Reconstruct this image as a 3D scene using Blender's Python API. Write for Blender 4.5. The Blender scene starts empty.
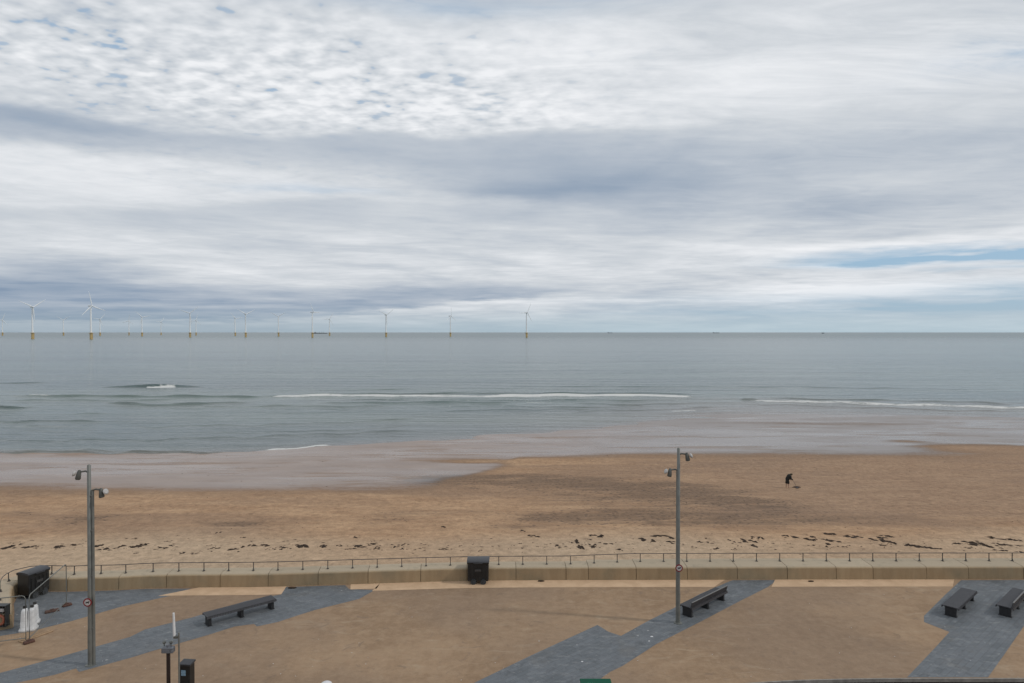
import bpy, bmesh, math, random
import numpy as np
from mathutils import Vector, Matrix

random.seed(7)
rng = np.random.default_rng(7)
R = math.radians
SC = bpy.context.scene
COL = SC.collection

# ------------------------------------------------------------------ camera
H, F, CX, CY = 13.3, 683.0, 512.0, 341.5
PITCH = math.atan(9.2 / F)
cd = bpy.data.cameras.new("camera")
cam = bpy.data.objects.new("camera", cd)
COL.objects.link(cam)
cam.location = (0, 0, H)
cam.rotation_euler = (R(90) - PITCH, 0, 0)
cd.sensor_width = 36.0
cd.lens = F * 36.0 / 1024.0
cd.clip_start = 0.1
cd.clip_end = 300000
SC.camera = cam
SC.view_settings.view_transform = 'Standard'
SC.view_settings.look = 'None'
SC.view_settings.gamma = 1
SC.view_settings.exposure = 0.05
SC.cycles.max_bounces = 6
SC.cycles.volume_bounces = 0

SUN_EL, SUN_DIR = R(41), Vector((-9.2, 1.7))      # direction the shadows run on the ground
# ------------------------------------------------------------------ node helper
class V:
    """a socket with arithmetic"""
    nt = None
    def __init__(s, sock): s.s = sock
    @staticmethod
    def m(op, *a, clamp=False):
        n = V.nt.nodes.new('ShaderNodeMath'); n.operation = op; n.use_clamp = clamp
        for i, x in enumerate(a):
            if isinstance(x, V): V.nt.links.new(x.s, n.inputs[i])
            else: n.inputs[i].default_value = x
        return V(n.outputs[0])
    def __add__(s, o): return V.m('ADD', s, o)
    __radd__ = __add__
    def __sub__(s, o): return V.m('SUBTRACT', s, o)
    def __rsub__(s, o): return V.m('SUBTRACT', o, s)
    def __mul__(s, o): return V.m('MULTIPLY', s, o)
    __rmul__ = __mul__
    def __truediv__(s, o): return V.m('DIVIDE', s, o)
    def clamp(s): return V.m('ADD', s, 0.0, clamp=True)
def setin(sock, x):
    if isinstance(x, V): V.nt.links.new(x.s, sock)
    elif hasattr(x, 'is_output'): V.nt.links.new(x, sock)
    else: sock.default_value = x
def smooth(x, a, b, lo=0.0, hi=1.0):
    n = V.nt.nodes.new('ShaderNodeMapRange'); n.interpolation_type = 'SMOOTHSTEP'
    setin(n.inputs[0], x)
    for i, v in enumerate((a, b, lo, hi)): n.inputs[i + 1].default_value = v
    return V(n.outputs[0])
def combine(x, y, z):
    n = V.nt.nodes.new('ShaderNodeCombineXYZ')
    for i, v in enumerate((x, y, z)): setin(n.inputs[i], v)
    return V(n.outputs[0])
def separate(v):
    n = V.nt.nodes.new('ShaderNodeSeparateXYZ'); setin(n.inputs[0], v)
    return V(n.outputs[0]), V(n.outputs[1]), V(n.outputs[2])
def noise(vec, scale, detail=4, rough=0.55, dist=0.0):
    n = V.nt.nodes.new('ShaderNodeTexNoise'); setin(n.inputs['Vector'], vec)
    n.inputs['Scale'].default_value = scale; n.inputs['Detail'].default_value = detail
    n.inputs['Roughness'].default_value = rough; n.inputs['Distortion'].default_value = dist
    return V(n.outputs[0])
def voronoi(vec, scale, out='Distance', rnd=1.0):
    n = V.nt.nodes.new('ShaderNodeTexVoronoi'); setin(n.inputs['Vector'], vec)
    n.inputs['Scale'].default_value = scale; n.inputs['Randomness'].default_value = rnd
    return V(n.outputs[out])
def mixc(f, a, b):
    n = V.nt.nodes.new('ShaderNodeMix'); n.data_type = 'RGBA'
    setin(n.inputs[0], f)
    for i, c in ((6, a), (7, b)):
        if isinstance(c, tuple): n.inputs[i].default_value = (*c, 1) if len(c) == 3 else c
        else: setin(n.inputs[i], c)
    return V(n.outputs[2])
def scalec(c, f):
    n = V.nt.nodes.new('ShaderNodeVectorMath'); n.operation = 'SCALE'
    if isinstance(c, tuple): n.inputs[0].default_value = c
    else: setin(n.inputs[0], c)
    setin(n.inputs[3], f)
    return V(n.outputs[0])
def attr(name):
    n = V.nt.nodes.new('ShaderNodeAttribute'); n.attribute_name = name
    return V(n.outputs['Fac'])
def objco():
    n = V.nt.nodes.new('ShaderNodeTexCoord'); return V(n.outputs['Object'])
def geopos():
    n = V.nt.nodes.new('ShaderNodeNewGeometry'); return V(n.outputs['Position'])
def stretch(v, s, rot=0.0):
    n = V.nt.nodes.new('ShaderNodeMapping'); setin(n.inputs[0], v)
    n.inputs['Scale'].default_value = s; n.inputs['Rotation'].default_value = (0, 0, rot)
    return V(n.outputs[0])
def material(name, fn):
    m = bpy.data.materials.new(name); m.use_nodes = True
    V.nt = m.node_tree
    b = m.node_tree.nodes['Principled BSDF']
    fn(b)
    return m
def bump(b, h, strength, dist):
    n = V.nt.nodes.new('ShaderNodeBump'); setin(n.inputs['Height'], h)
    n.inputs['Strength'].default_value = strength; n.inputs['Distance'].default_value = dist
    V.nt.links.new(n.outputs[0], b.inputs['Normal'])

# ------------------------------------------------------------------ sky
w = bpy.data.worlds.new("World"); SC.world = w; w.use_nodes = True
V.nt = w.node_tree
bg = w.node_tree.nodes['Background']
sky = w.node_tree.nodes.new('ShaderNodeTexSky'); sky.sky_type = 'NISHITA'
sky.sun_disc = False; sky.sun_elevation = SUN_EL
sun_az = math.atan2(-SUN_DIR.x, -SUN_DIR.y)
sky.sun_rotation = sun_az
tc = w.node_tree.nodes.new('ShaderNodeTexCoord')
dx, dy, dz = separate(V(tc.outputs['Generated']))
az = V.m('ARCTAN2', dx, dy)
el = V.m('ARCSINE', dz)
zc = V.m('MAXIMUM', dz, 0.0) + 0.07
P = combine(dx / zc, dy / zc, 0.0)                       # the cloud deck seen from below
wn = noise(P, 0.55, 4, 0.6) - 0.5
wn2 = noise(P, 1.9, 5, 0.6) - 0.5
A = az + wn * 0.30 + wn2 * 0.10
E = el + (wn * 0.10 + wn2 * 0.05) * smooth(el, 0.0, 0.3, 0.12, 1.0)
def ang(px, py):
    X = px - 512.0
    return math.atan(X / F), math.atan((332.3 - py) / math.hypot(F, X))
def blob(px, py, wx, wy, amp):
    a0, e0 = ang(px, py)
    u = (A - a0) / (wx / F); v = (E - e0) / (wy / F)
    return V.m('EXPONENT', (u * u + v * v) * -1.0) * amp
def curve(pts):
    """piecewise edge of a cloud sheet: photo-measured azimuth -> elevation"""
    n = V.nt.nodes.new('ShaderNodeFloatCurve'); c = n.mapping.curves[0]
    q = [((ang(x, y)[0] + 0.8) / 1.6, ang(x, y)[1] / 0.6) for x, y in pts]
    c.points[0].location = q[0]; c.points[1].location = q[-1]
    for p_ in q[1:-1]: c.points.new(*p_)
    n.mapping.update(); setin(n.inputs['Value'], ((az + 0.8) / 1.6 + wn2 * 0.02).clamp())
    return V(n.outputs[0]) * 0.6
def sheet(top, bot, st, sb, f):
    a_, b_ = curve(top), curve(bot)
    e_ = el + wn2 * 0.022 + wn * 0.02
    return smooth(a_ - e_, 0.0, st) * smooth(e_ - b_, 0.0, sb) * f
lowmask = smooth(el, 0.06, 0.30, 1.0, 0.0)
big = noise(P, 0.42, 5, 0.5, 0.4)
mid = noise(stretch(P, (1.25, 1.0, 1)), 1.4, 5, 0.50, 0.2)
wisp = noise(stretch(P, (1.0, 2.2, 1), R(-35)), 2.6, 6, 0.6, 1.2)
wisp2 = noise(stretch(P, (0.8, 3.4, 1), R(38)), 1.5, 6, 0.62, 0.9)
streak = noise(combine(az * 2.2 + wn * 0.6, el * 26.0 + az * 1.2, 0.0), 1.6, 6, 0.62, 0.3)
fstreak = noise(combine(az * 5.0 + wn * 0.6, el * 90.0 - az * 3.0, 0.0), 1.6, 5, 0.6, 0.3)
cells = noise(stretch(P, (1.0, 1.15, 1), R(20)), 14.5, 2.0, 0.45, 0.1)
cells2 = noise(stretch(P, (1.0, 1.2, 1), R(-15)), 5.0, 2, 0.5, 0.3)
S = 0.70 + (big - 0.5) * 0.50 + (mid - 0.5) * 0.30 + (wisp - 0.5) * 0.22 + (wisp2 - 0.5) * smooth(el, 0.16, 0.36, 0.0, 0.6) * smooth(az, -0.3, 0.15, 0.25, 1.0) + (streak - 0.5) * lowmask * 0.75 + (fstreak - 0.5) * smooth(el, 0.02, 0.16, 0.4, 0.0)
cellmask = (blob(190, 62, 330, 62, 1.0) + blob(440, 105, 160, 22, 0.6)).clamp()
S = S + ((cells - 0.47) * 0.95 + (cells2 - 0.5) * 0.5 + (wisp - 0.5) * 0.25) * cellmask
for b_ in [(330, 98, 300, 22, 0.16), (180, 20, 300, 26, 0.04), (470, 8, 200, 24, -0.10), (600, 60, 220, 40, 0.14), (880, 90, 220, 30, 0.10),
           (700, 262, 260, 16, 0.10), (80, 175, 240, 20, 0.22), (20, 215, 120, 16, 0.20), (850, 150, 180, 22, 0.10)]:
    S = S + blob(*b_)
def over(S, m, v): return S * (1.0 - m) + m * v
soft = 0.5 + (mid - 0.5) * 0.30 + (streak - 0.5) * 0.22
m1 = sheet([(-60, 96), (60, 108), (130, 122), (220, 131), (300, 134), (350, 128), (390, 128), (440, 134), (520, 128), (600, 124), (700, 124), (820, 128), (1090, 130)],
           [(-60, 160), (60, 160), (180, 168), (300, 182), (420, 192), (560, 226), (700, 238), (800, 215), (900, 190), (1090, 200)], 0.014, 0.05, 0.80) * smooth(az, 0.02, 0.34, 1.0, 0.15)
S = over(S, m1, soft - 0.02)
S = S + blob(590, 190, 140, 28, -0.17) + blob(690, 182, 120, 28, -0.08) + blob(40, 135, 110, 16, -0.20) + blob(950, 150, 130, 22, -0.16) + blob(740, 150, 160, 26, -0.12) + blob(800, 205, 160, 14, -0.08) + blob(500, 190, 90, 10, -0.10)
m2 = sheet([(-60, 196), (150, 205), (230, 198), (420, 200), (560, 210), (800, 240), (1090, 240)],
           [(-60, 245), (200, 240), (400, 240), (600, 236), (700, 240), (800, 240), (1090, 240)], 0.012, 0.03, 0.5)
S = over(S, m2, soft)
m3 = sheet([(-60, 258), (80, 255), (170, 268), (300, 280), (400, 272), (560, 274), (640, 290), (1090, 300)],
           [(-60, 330), (100, 326), (300, 322), (400, 312), (500, 302), (600, 297), (680, 300), (1090, 300)], 0.045, 0.012, 0.88)
S = over(S, m3, (soft - 0.28) + smooth(az, -0.5, 0.1, 0.0, 0.12) - smooth(fstreak, 0.4, 0.7, 0, 0.14))
for b_ in [(880, 243, 170, 6, 0.20), (960, 285, 140, 6, 0.25), (560, 301, 300, 3, 0.16), (100, 305, 260, 2.2, 0.16), (250, 314, 220, 2.5, 0.12), (60, 297, 200, 2, 0.05), (180, 325, 300, 6, 0.10), (70, 265, 90, 6, -0.12), (870, 261, 26, 2.5, 0.35)]:
    S = S + blob(*b_)
S = S.clamp()
cr = w.node_tree.nodes.new('ShaderNodeValToRGB'); setin(cr.inputs[0], S)
els = cr.color_ramp.elements
els[0].position = 0.0; els[0].color = (0.16, 0.235, 0.35, 1)
els[1].position = 1.0; els[1].color = (0.84, 0.855, 0.88, 1)
for p_, c_ in ((0.22, (0.26, 0.335, 0.44)), (0.45, (0.415, 0.47, 0.545)), (0.70, (0.60, 0.635, 0.675))):
    e_ = els.new(p_); e_.color = (*c_, 1)
cloud = scalec(V(cr.outputs[0]), 10.0)
# thin places where the blue shows through
gap = smooth(cells + (mid - 0.5) * 0.6 + (cells2 - 0.5) * 0.6 + (wisp - 0.5) * 0.15, 0.36, 0.25) * blob(190, 62, 260, 62, 1.0) * (1.0 - m1) * 0.8
gap = gap + blob(1005, 254, 105, 4.5, 2.4) + blob(895, 251, 60, 3.5, 0.7) + blob(1000, 268, 60, 2.5, 0.6) + blob(1000, 58, 50, 14, 0.6) * smooth(wisp2, 0.35, 0.6, 1.4, 0.2) + blob(1000, 304, 260, 13, 1.1) + blob(470, 8, 170, 12, 0.35) + blob(310, 190, 60, 4, 0.3)
gap = (gap * smooth(streak, 0.30, 0.62, 1.25, 0.55)).clamp()
skyc = mixc(1.0, (0, 0, 0), V(sky.outputs[0]))
bluec = mixc(0.70, skyc, (2.9, 4.7, 6.7))
hz = smooth(el, 0.0, 0.045, 0.80, 0.0)
col = mixc(gap, cloud, bluec)
hcol = mixc(smooth(az, -0.60, 0.35), (2.75, 3.6, 4.3), (4.1, 5.3, 6.0))
col = mixc(hz, col, hcol)
setin(bg.inputs[0], col)
bg.inputs[1].default_value = 0.1

sl = bpy.data.lights.new("sun", 'SUN'); sl.energy = 1.1; sl.angle = R(2.5); sl.color = (1.0, 0.95, 0.88)
sun = bpy.data.objects.new("sun", sl); COL.objects.link(sun)
hd = SUN_DIR.normalized()
d = Vector((hd.x * math.cos(SUN_EL), hd.y * math.cos(SUN_EL), -math.sin(SUN_EL)))
sun.rotation_euler = d.to_track_quat('-Z', 'Y').to_euler()
sun.location = (60, -20, 60)

# ------------------------------------------------------------------ photo measurements -> places on the ground
def ground(px, py, z=0.0):
    xc, yc = (px - CX) / F, (CY - py) / F
    vx, vy, vz = xc, math.cos(PITCH) + yc * math.sin(PITCH), yc * math.cos(PITCH) - math.sin(PITCH)
    t = (z - H) / vz
    return Vector((vx * t, vy * t, z))
SEA = -3.6
def lerp_table(pts, x):
    return np.interp(x, [p[0] for p in pts], [p[1] for p in pts])
_sh = [ground(px, py, SEA) for px, py in ((-900, 452), (0, 452), (150, 453), (250, 451.5), (300, 448), (345, 444.5), (380, 443), (430, 440), (500, 435.5),
       (560, 431), (600, 428), (640, 423), (680, 417), (740, 412.5), (850, 414), (1024, 418), (1900, 425))]
_sh = sorted([(p.x, p.y) for p in _sh])
def shore(X): return lerp_table(_sh, X)
def terrain(X, Y):
    X = np.asarray(X, float); Y = np.asarray(Y, float)
    S_ = shore(X)
    z = np.interp(Y, [-200, 31, 35, 38, 47, 68, 80], [-0.4, -0.4, -0.7, -0.95, -1.3, -2.35, -3.05])
    k = np.clip((Y - 80) / (S_ - 80), 0, 1)
    z = np.where(Y > 80, -3.05 + (SEA + 3.05) * k, z)
    z = np.where(Y > S_, SEA - 0.02 * (Y - S_), z)
    z = z + 0.05 * np.sin(X * 0.11 + 1.3) * np.sin(Y * 0.19 + X * 0.03) * np.clip((Y - 40) / 20, 0, 1) * np.clip((S_ + 10 - Y) / 40, 0.35, 1)
    z = z + 0.025 * np.sin(X * 0.31 + Y * 0.5) * np.sin(Y * 0.37 - X * 0.12)
    return z
def on_beach(px, py):
    z = -2.0
    for _ in range(30):
        p = ground(px, py, z); z = float(terrain(p.x, p.y))
    return Vector((p.x, p.y, z))

# ------------------------------------------------------------------ mesh helpers
def tag(o, label=None, cat=None, group=None, kind=None):
    if label: o['label'] = label
    if cat: o['category'] = cat
    if group: o['group'] = group
    if kind: o['kind'] = kind
    return o
def empty(name, loc=(0, 0, 0), rz=0.0):
    o = bpy.data.objects.new(name, None); COL.objects.link(o)
    o.location = loc; o.rotation_euler = (0, 0, rz); o.empty_display_size = 0.3
    return o
class MB:
    def __init__(s): s.bm = bmesh.new()
    def box(s, c, size, rot=None, bev=0.0, taper=1.0):
        bm2 = bmesh.new(); bmesh.ops.create_cube(bm2, size=1.0)
        for v in bm2.verts:
            k = taper if v.co.z > 0 else 1.0
            v.co = Vector((v.co.x * size[0] * k, v.co.y * size[1] * k, v.co.z * size[2]))
        if bev > 0: bmesh.ops.bevel(bm2, geom=bm2.edges[:], offset=bev, segments=2, affect='EDGES', profile=0.5)
        M = Matrix.Translation(c) @ (rot.to_4x4() if rot is not None else Matrix.Identity(4))
        bmesh.ops.transform(bm2, matrix=M, verts=bm2.verts[:])
        s._merge(bm2); return s
    def _merge(s, bm2):
        me = bpy.data.meshes.new("t"); bm2.to_mesh(me); bm2.free(); s.bm.from_mesh(me); bpy.data.meshes.remove(me)
    def tube(s, pts, rad, seg=12, cap=True):
        pts = [Vector(p) for p in pts]
        if not hasattr(rad, '__len__'): rad = [rad] * len(pts)
        rings = []
        up = Vector((0, 0, 1))
        for i, p in enumerate(pts):
            t = (pts[min(i + 1, len(pts) - 1)] - pts[max(i - 1, 0)]).normalized()
            a = t.cross(up)
            if a.length < 1e-3: a = t.cross(Vector((1, 0, 0)))
            a.normalize(); b = t.cross(a).normalized()
            rings.append([s.bm.verts.new(p + (a * math.cos(k * 2 * math.pi / seg) + b * math.sin(k * 2 * math.pi / seg)) * rad[i]) for k in range(seg)])
        for r0, r1 in zip(rings, rings[1:]):
            for k in range(seg):
                f = s.bm.faces.new((r0[k], r0[(k + 1) % seg], r1[(k + 1) % seg], r1[k])); f.smooth = True
        if cap:
            s.bm.faces.new([s.bm.verts.new(v.co) for v in rings[0][::-1]]); s.bm.faces.new([s.bm.verts.new(v.co) for v in rings[-1]])
        return s
    def sweep(s, prof, frames):
        """prof: closed list of (u, z); frames: list of (origin, outward)"""
        rings = [[s.bm.verts.new(Vector((o.x + n.x * u, o.y + n.y * u, z))) for u, z in prof] for o, n in frames]
        m = len(prof)
        for r0, r1 in zip(rings, rings[1:]):
            for k in range(m): s.bm.faces.new((r0[k], r0[(k + 1) % m], r1[(k + 1) % m], r1[k]))
        s.bm.faces.new(rings[0][::-1]); s.bm.faces.new(rings[-1])
        return s
    def prism(s, outline, z0, z1):
        lo = [s.bm.verts.new((x, y, z0)) for x, y in outline]; hi = [s.bm.verts.new((x, y, z1)) for x, y in outline]
        n = len(outline)
        for k in range(n): s.bm.faces.new((lo[k], lo[(k + 1) % n], hi[(k + 1) % n], hi[k]))
        s.bm.faces.new(lo[::-1]); s.bm.faces.new(hi)
        return s
    def ball(s, c, r, sc=(1, 1, 1), seg=16):
        bm2 = bmesh.new(); bmesh.ops.create_uvsphere(bm2, u_segments=seg, v_segments=seg // 2, radius=r)
        for f in bm2.faces: f.smooth = True
        bmesh.ops.transform(bm2, matrix=Matrix.Translation(c) @ Matrix.Diagonal((*sc, 1)), verts=bm2.verts[:])
        s._merge(bm2); return s
    def build(s, name, mat, parent=None, loc=None):
        bmesh.ops.recalc_face_normals(s.bm, faces=s.bm.faces[:])
        me = bpy.data.meshes.new(name); s.bm.to_mesh(me); s.bm.free()
        me.materials.append(mat)
        o = bpy.data.objects.new(name, me); COL.objects.link(o)
        if parent: o.parent = parent
        if loc is not None: o.location = loc
        return o
def copy_tree(o, parent=None):
    c = o.copy(); COL.objects.link(c)
    if parent: c.parent = parent
    for ch in list(o.children): copy_tree(ch, c)
    return c
def grid_object(name, X, Y, Z, mat, attrs):
    nr, nc = X.shape
    me = bpy.data.meshes.new(name)
    me.vertices.add(nr * nc)
    me.vertices.foreach_set('co', np.stack([X, Y, Z], -1).astype(np.float32).ravel())
    idx = np.arange(nr * nc).reshape(nr, nc)
    q = np.stack([idx[:-1, :-1], idx[:-1, 1:], idx[1:, 1:], idx[1:, :-1]], -1).reshape(-1, 4)
    me.loops.add(q.size); me.loops.foreach_set('vertex_index', q.ravel().astype(np.int32))
    me.polygons.add(len(q))
    me.polygons.foreach_set('loop_start', (np.arange(len(q)) * 4).astype(np.int32))
    me.polygons.foreach_set('use_smooth', np.ones(len(q), bool))
    me.update(calc_edges=True)
    for k, a in attrs.items():
        at = me.attributes.new(k, 'FLOAT', 'POINT'); at.data.foreach_set('value', a.astype(np.float32).ravel())
    me.materials.append(mat)
    o = bpy.data.objects.new(name, me); COL.objects.link(o)
    return o

# ------------------------------------------------------------------ materials
def flat(name, c, rough=0.6, metal=0.0, var=0.12, scale=6.0, bmp=0.0, spec=0.5):
    def f(b):
        p = objco(); n = noise(p, scale, 5, 0.6)
        setin(b.inputs['Base Color'], mixc(smooth(n, 0.3, 0.7), tuple(x * (1 - var) for x in c), tuple(min(1, x * (1 + var)) for x in c)))
        setin(b.inputs['Roughness'], smooth(n, 0.2, 0.8, rough * 0.85, min(1, rough * 1.15)))
        b.inputs['Metallic'].default_value = metal
        b.inputs['Specular IOR Level'].default_value = spec
        if bmp: bump(b, n, bmp, 0.01)
    return material(name, f)
M = {}
M['galv'] = flat('galvanised_steel', (0.165, 0.168, 0.155), 0.5, 0.3, 0.15, 3)
M['galv_dark'] = flat('weathered_steel', (0.10, 0.10, 0.09), 0.55, 0.3, 0.2, 3)
M['rail'] = flat('railing_steel', (0.075, 0.068, 0.062), 0.6, 0.2, 0.3, 4)
M['bench'] = flat('bench_slats', (0.050, 0.049, 0.054), 0.5, 0, 0.25, 9)
M['bench_leg'] = flat('bench_legs', (0.016, 0.016, 0.018), 0.55, 0, 0.2, 6)
M['black'] = flat('black_plastic', (0.012, 0.012, 0.012), 0.42, 0, 0.3, 5)
M['lid'] = flat('bin_lid_plastic', (0.030, 0.030, 0.034), 0.45, 0, 0.25, 5)
M['tyre'] = flat('castor_rubber', (0.030, 0.034, 0.038), 0.7, 0, 0.2, 9)
M['white'] = flat('white_plastic', (0.62, 0.62, 0.62), 0.5, 0, 0.08, 5)
M['turb'] = flat('turbine_paint', (0.86, 0.87, 0.88), 0.4, 0, 0.03, 0.1)
M['blade'] = flat('blade_paint', (0.80, 0.82, 0.84), 0.4, 0, 0.03, 0.1)
M['yellow'] = flat('foundation_yellow_paint', (0.55, 0.40, 0.18), 0.5, 0, 0.2, 0.3)
M['hull'] = flat('ship_hull_paint', (0.12, 0.135, 0.15), 0.5, 0, 0.2, 0.1)
M['ship_white'] = flat('ship_upper_paint', (0.35, 0.36, 0.38), 0.5, 0, 0.1, 0.1)
M['brown'] = flat('dark_brown_paint', (0.018, 0.010, 0.008), 0.5, 0, 0.3, 6)
M['boxgrey'] = flat('grey_casing', (0.12, 0.125, 0.14), 0.5, 0, 0.3, 20)
M['green'] = flat('green_paint', (0.005, 0.075, 0.042), 0.7, 0, 0.15, 4, 0, 0.2)
M['red'] = flat('sign_red', (0.20, 0.015, 0.02), 0.45, 0, 0.1, 6)
M['signwhite'] = flat('sign_white', (0.50, 0.47, 0.46), 0.45, 0, 0.06, 6)
M['orange'] = flat('orange_plastic', (0.36, 0.10, 0.05), 0.5, 0, 0.15, 6)
M['rust'] = flat('fence_foot_rubber', (0.085, 0.04, 0.028), 0.8, 0, 0.35, 9)
M['skin'] = flat('skin', (0.36, 0.22, 0.16), 0.6, 0, 0.05, 6)
M['jacket'] = flat('dark_cloth', (0.014, 0.014, 0.012), 0.9, 0, 0.2, 12, 0.3)
M['hair'] = flat('brown_hair', (0.05, 0.04, 0.02), 0.8, 0, 0.2, 20)
M['glass'] = flat('lamp_reflector', (0.45, 0.43, 0.41), 0.25, 0, 0.05, 6)
M['screen'] = flat('pale_blue_panel', (0.20, 0.32, 0.42), 0.3, 0, 0.3, 30)
M['kelp'] = flat('seaweed', (0.045, 0.031, 0.022), 0.8, 0, 0.5, 3, 0, 0.15)
M['darkwood'] = flat('wet_driftwood', (0.045, 0.025, 0.02), 0.7, 0, 0.3, 8)

def f_conc(b):
    p = geopos(); x, y, z = separate(p)
    streaks = noise(stretch(p, (2.6, 2.6, 0.5)), 1.3, 4, 0.6)
    blot = noise(p, 0.55, 5, 0.6); fine = noise(p, 22, 4, 0.6)
    tone = attr('tone')
    c = mixc(smooth(streaks, 0.25, 0.75), (0.285, 0.205, 0.122), (0.34, 0.252, 0.155))
    c = mixc(smooth(blot, 0.45, 0.7, 0, 0.6), c, (0.20, 0.17, 0.115))
    c = mixc(smooth(z, 0.60, 0.68), c, (0.40, 0.33, 0.24))  # wall top painted paler, standing in for the sky light it catches
    c = mixc(smooth(noise(p, 2.2, 5, 0.7), 0.52, 0.72, 0, 0.45) * smooth(z, 0.5, 0.7), c, (0.22, 0.20, 0.155))
    c = scalec(c, 0.90 + tone * 0.18 + (fine - 0.5) * 0.2)
    setin(b.inputs['Base Color'], c); b.inputs['Roughness'].default_value = 0.9
    b.inputs['Specular IOR Level'].default_value = 0.2
    bump(b, fine + blot * 2.0, 0.35, 0.01)
M['concrete'] = material('weathered_concrete', f_conc)

def f_prom(b):
    p = geopos()
    n1 = noise(p, 0.22, 6, 0.65, 0.6); n2 = noise(p, 1.6, 6, 0.7, 0.3); n3 = noise(p, 26, 4, 0.7); n4 = noise(stretch(p, (1, 2.5, 1)), 0.6, 5, 0.6, 1.0)
    c = mixc(smooth(n1, 0.32, 0.68), (0.255, 0.168, 0.102), (0.335, 0.228, 0.142))
    c = mixc(smooth(n2, 0.35, 0.75, 0, 0.55), c, (0.34, 0.245, 0.16))
    c = mixc(smooth(n4, 0.56, 0.70, 0, 0.5), c, (0.38, 0.29, 0.20))
    c = mixc(smooth(noise(p, 0.9, 4, 0.6, 2.0), 0.58, 0.72, 0, 0.45), c, (0.17, 0.125, 0.095))
    c = mixc(smooth(noise(p, 0.11, 3, 0.5), 0.42, 0.60, 0, 0.5), c, (0.205, 0.145, 0.103))
    c = mixc(smooth(noise(stretch(p, (1, 1, 1), R(41)), 3.5, 6, 0.8), 0.55, 0.75, 0, 0.4), c, (0.33, 0.25, 0.185))
    c = scalec(c, 0.42 + noise(p, 3.0, 6, 0.8) * 0.62 + n3 * 0.30 + n2 * 0.24)
    setin(b.inputs['Base Color'], c); b.inputs['Roughness'].default_value = 0.9
    b.inputs['Specular IOR Level'].default_value = 0.25
    bump(b, n3, 0.4, 0.01)
M['prom'] = material('promenade_surfacing', f_prom)

def f_strip(b):
    p = geopos(); n = noise(p, 1.5, 5, 0.6); n2 = noise(p, 20, 3, 0.6)
    c = mixc(smooth(n, 0.3, 0.7), (0.48, 0.33, 0.21), (0.57, 0.40, 0.26))
    setin(b.inputs['Base Color'], scalec(c, 0.9 + n2 * 0.2)); b.inputs['Roughness'].default_value = 0.95
    b.inputs['Specular IOR Level'].default_value = 0.15
    bump(b, n2, 0.4, 0.01)
M['strip'] = material('pale_sandy_paving', f_strip)

def f_slate(b):
    p = geopos()
    br = V.nt.nodes.new('ShaderNodeTexBrick'); setin(br.inputs['Vector'], stretch(p, (1, 1, 1), R(-41)))
    br.inputs['Scale'].default_value = 1.0; br.inputs['Brick Width'].default_value = 0.62; br.inputs['Row Height'].default_value = 0.22
    br.inputs['Mortar Size'].default_value = 0.010; br.inputs['Mortar Smooth'].default_value = 0.4
    br.inputs['Color1'].default_value = (0.098, 0.110, 0.120, 1); br.inputs['Color2'].default_value = (0.128, 0.142, 0.155, 1)
    br.inputs['Mortar'].default_value = (0.075, 0.075, 0.075, 1)
    n = noise(p, 0.8, 6, 0.65, 0.5); n3 = noise(stretch(p, (1, 3, 1)), 1.4, 5, 0.7)
    c = mixc(smooth(n, 0.35, 0.7, 0, 0.55), V(br.outputs[0]), (0.165, 0.175, 0.19))
    c = mixc(smooth(n3, 0.60, 0.72, 0, 0.55), c, (0.24, 0.24, 0.24))
    c = mixc(smooth(noise(p, 0.5, 3, 0.6), 0.55, 0.75, 0, 0.4), c, (0.13, 0.115, 0.095))
    v = voronoi(p, 0.9); c = mixc(smooth(v, 0.06, 0.03), c, (0.30, 0.30, 0.30))
    c = mixc(smooth(noise(stretch(p, (0.6, 1.3, 1)), 2.6, 6, 0.8, 0.3), 0.50, 0.68, 0, 0.6), c, (0.235, 0.24, 0.24)); c = mixc(smooth(noise(p, 1.6, 6, 0.8, 0.3), 0.50, 0.68, 0, 0.55), c, (0.066, 0.070, 0.074)); c = mixc(smooth(noise(p, 4.5, 4, 0.7), 0.60, 0.70, 0, 0.6), c, (0.27, 0.27, 0.265))
    setin(b.inputs['Base Color'], c); setin(b.inputs['Roughness'], smooth(n, 0.3, 0.7, 0.55, 0.8))
    b.inputs['Specular IOR Level'].default_value = 0.35
    bump(b, noise(p, 14, 4, 0.6) + V(br.outputs['Fac']) * -0.5, 0.4, 0.008)
M['slate'] = material('slate_block_paving', f_slate)

def f_asph(b):
    p = geopos(); n = noise(p, 30, 4, 0.7); n2 = noise(p, 0.6, 4, 0.6)
    setin(b.inputs['Base Color'], scalec(mixc(smooth(n2, 0.3, 0.7), (0.013, 0.008, 0.007), (0.022, 0.014, 0.012)), 0.7 + n * 0.6))
    b.inputs['Roughness'].default_value = 0.95; b.inputs['Specular IOR Level'].default_value = 0.08
    bump(b, n, 0.5, 0.01)
M['asphalt'] = material('dark_asphalt', f_asph)

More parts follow.
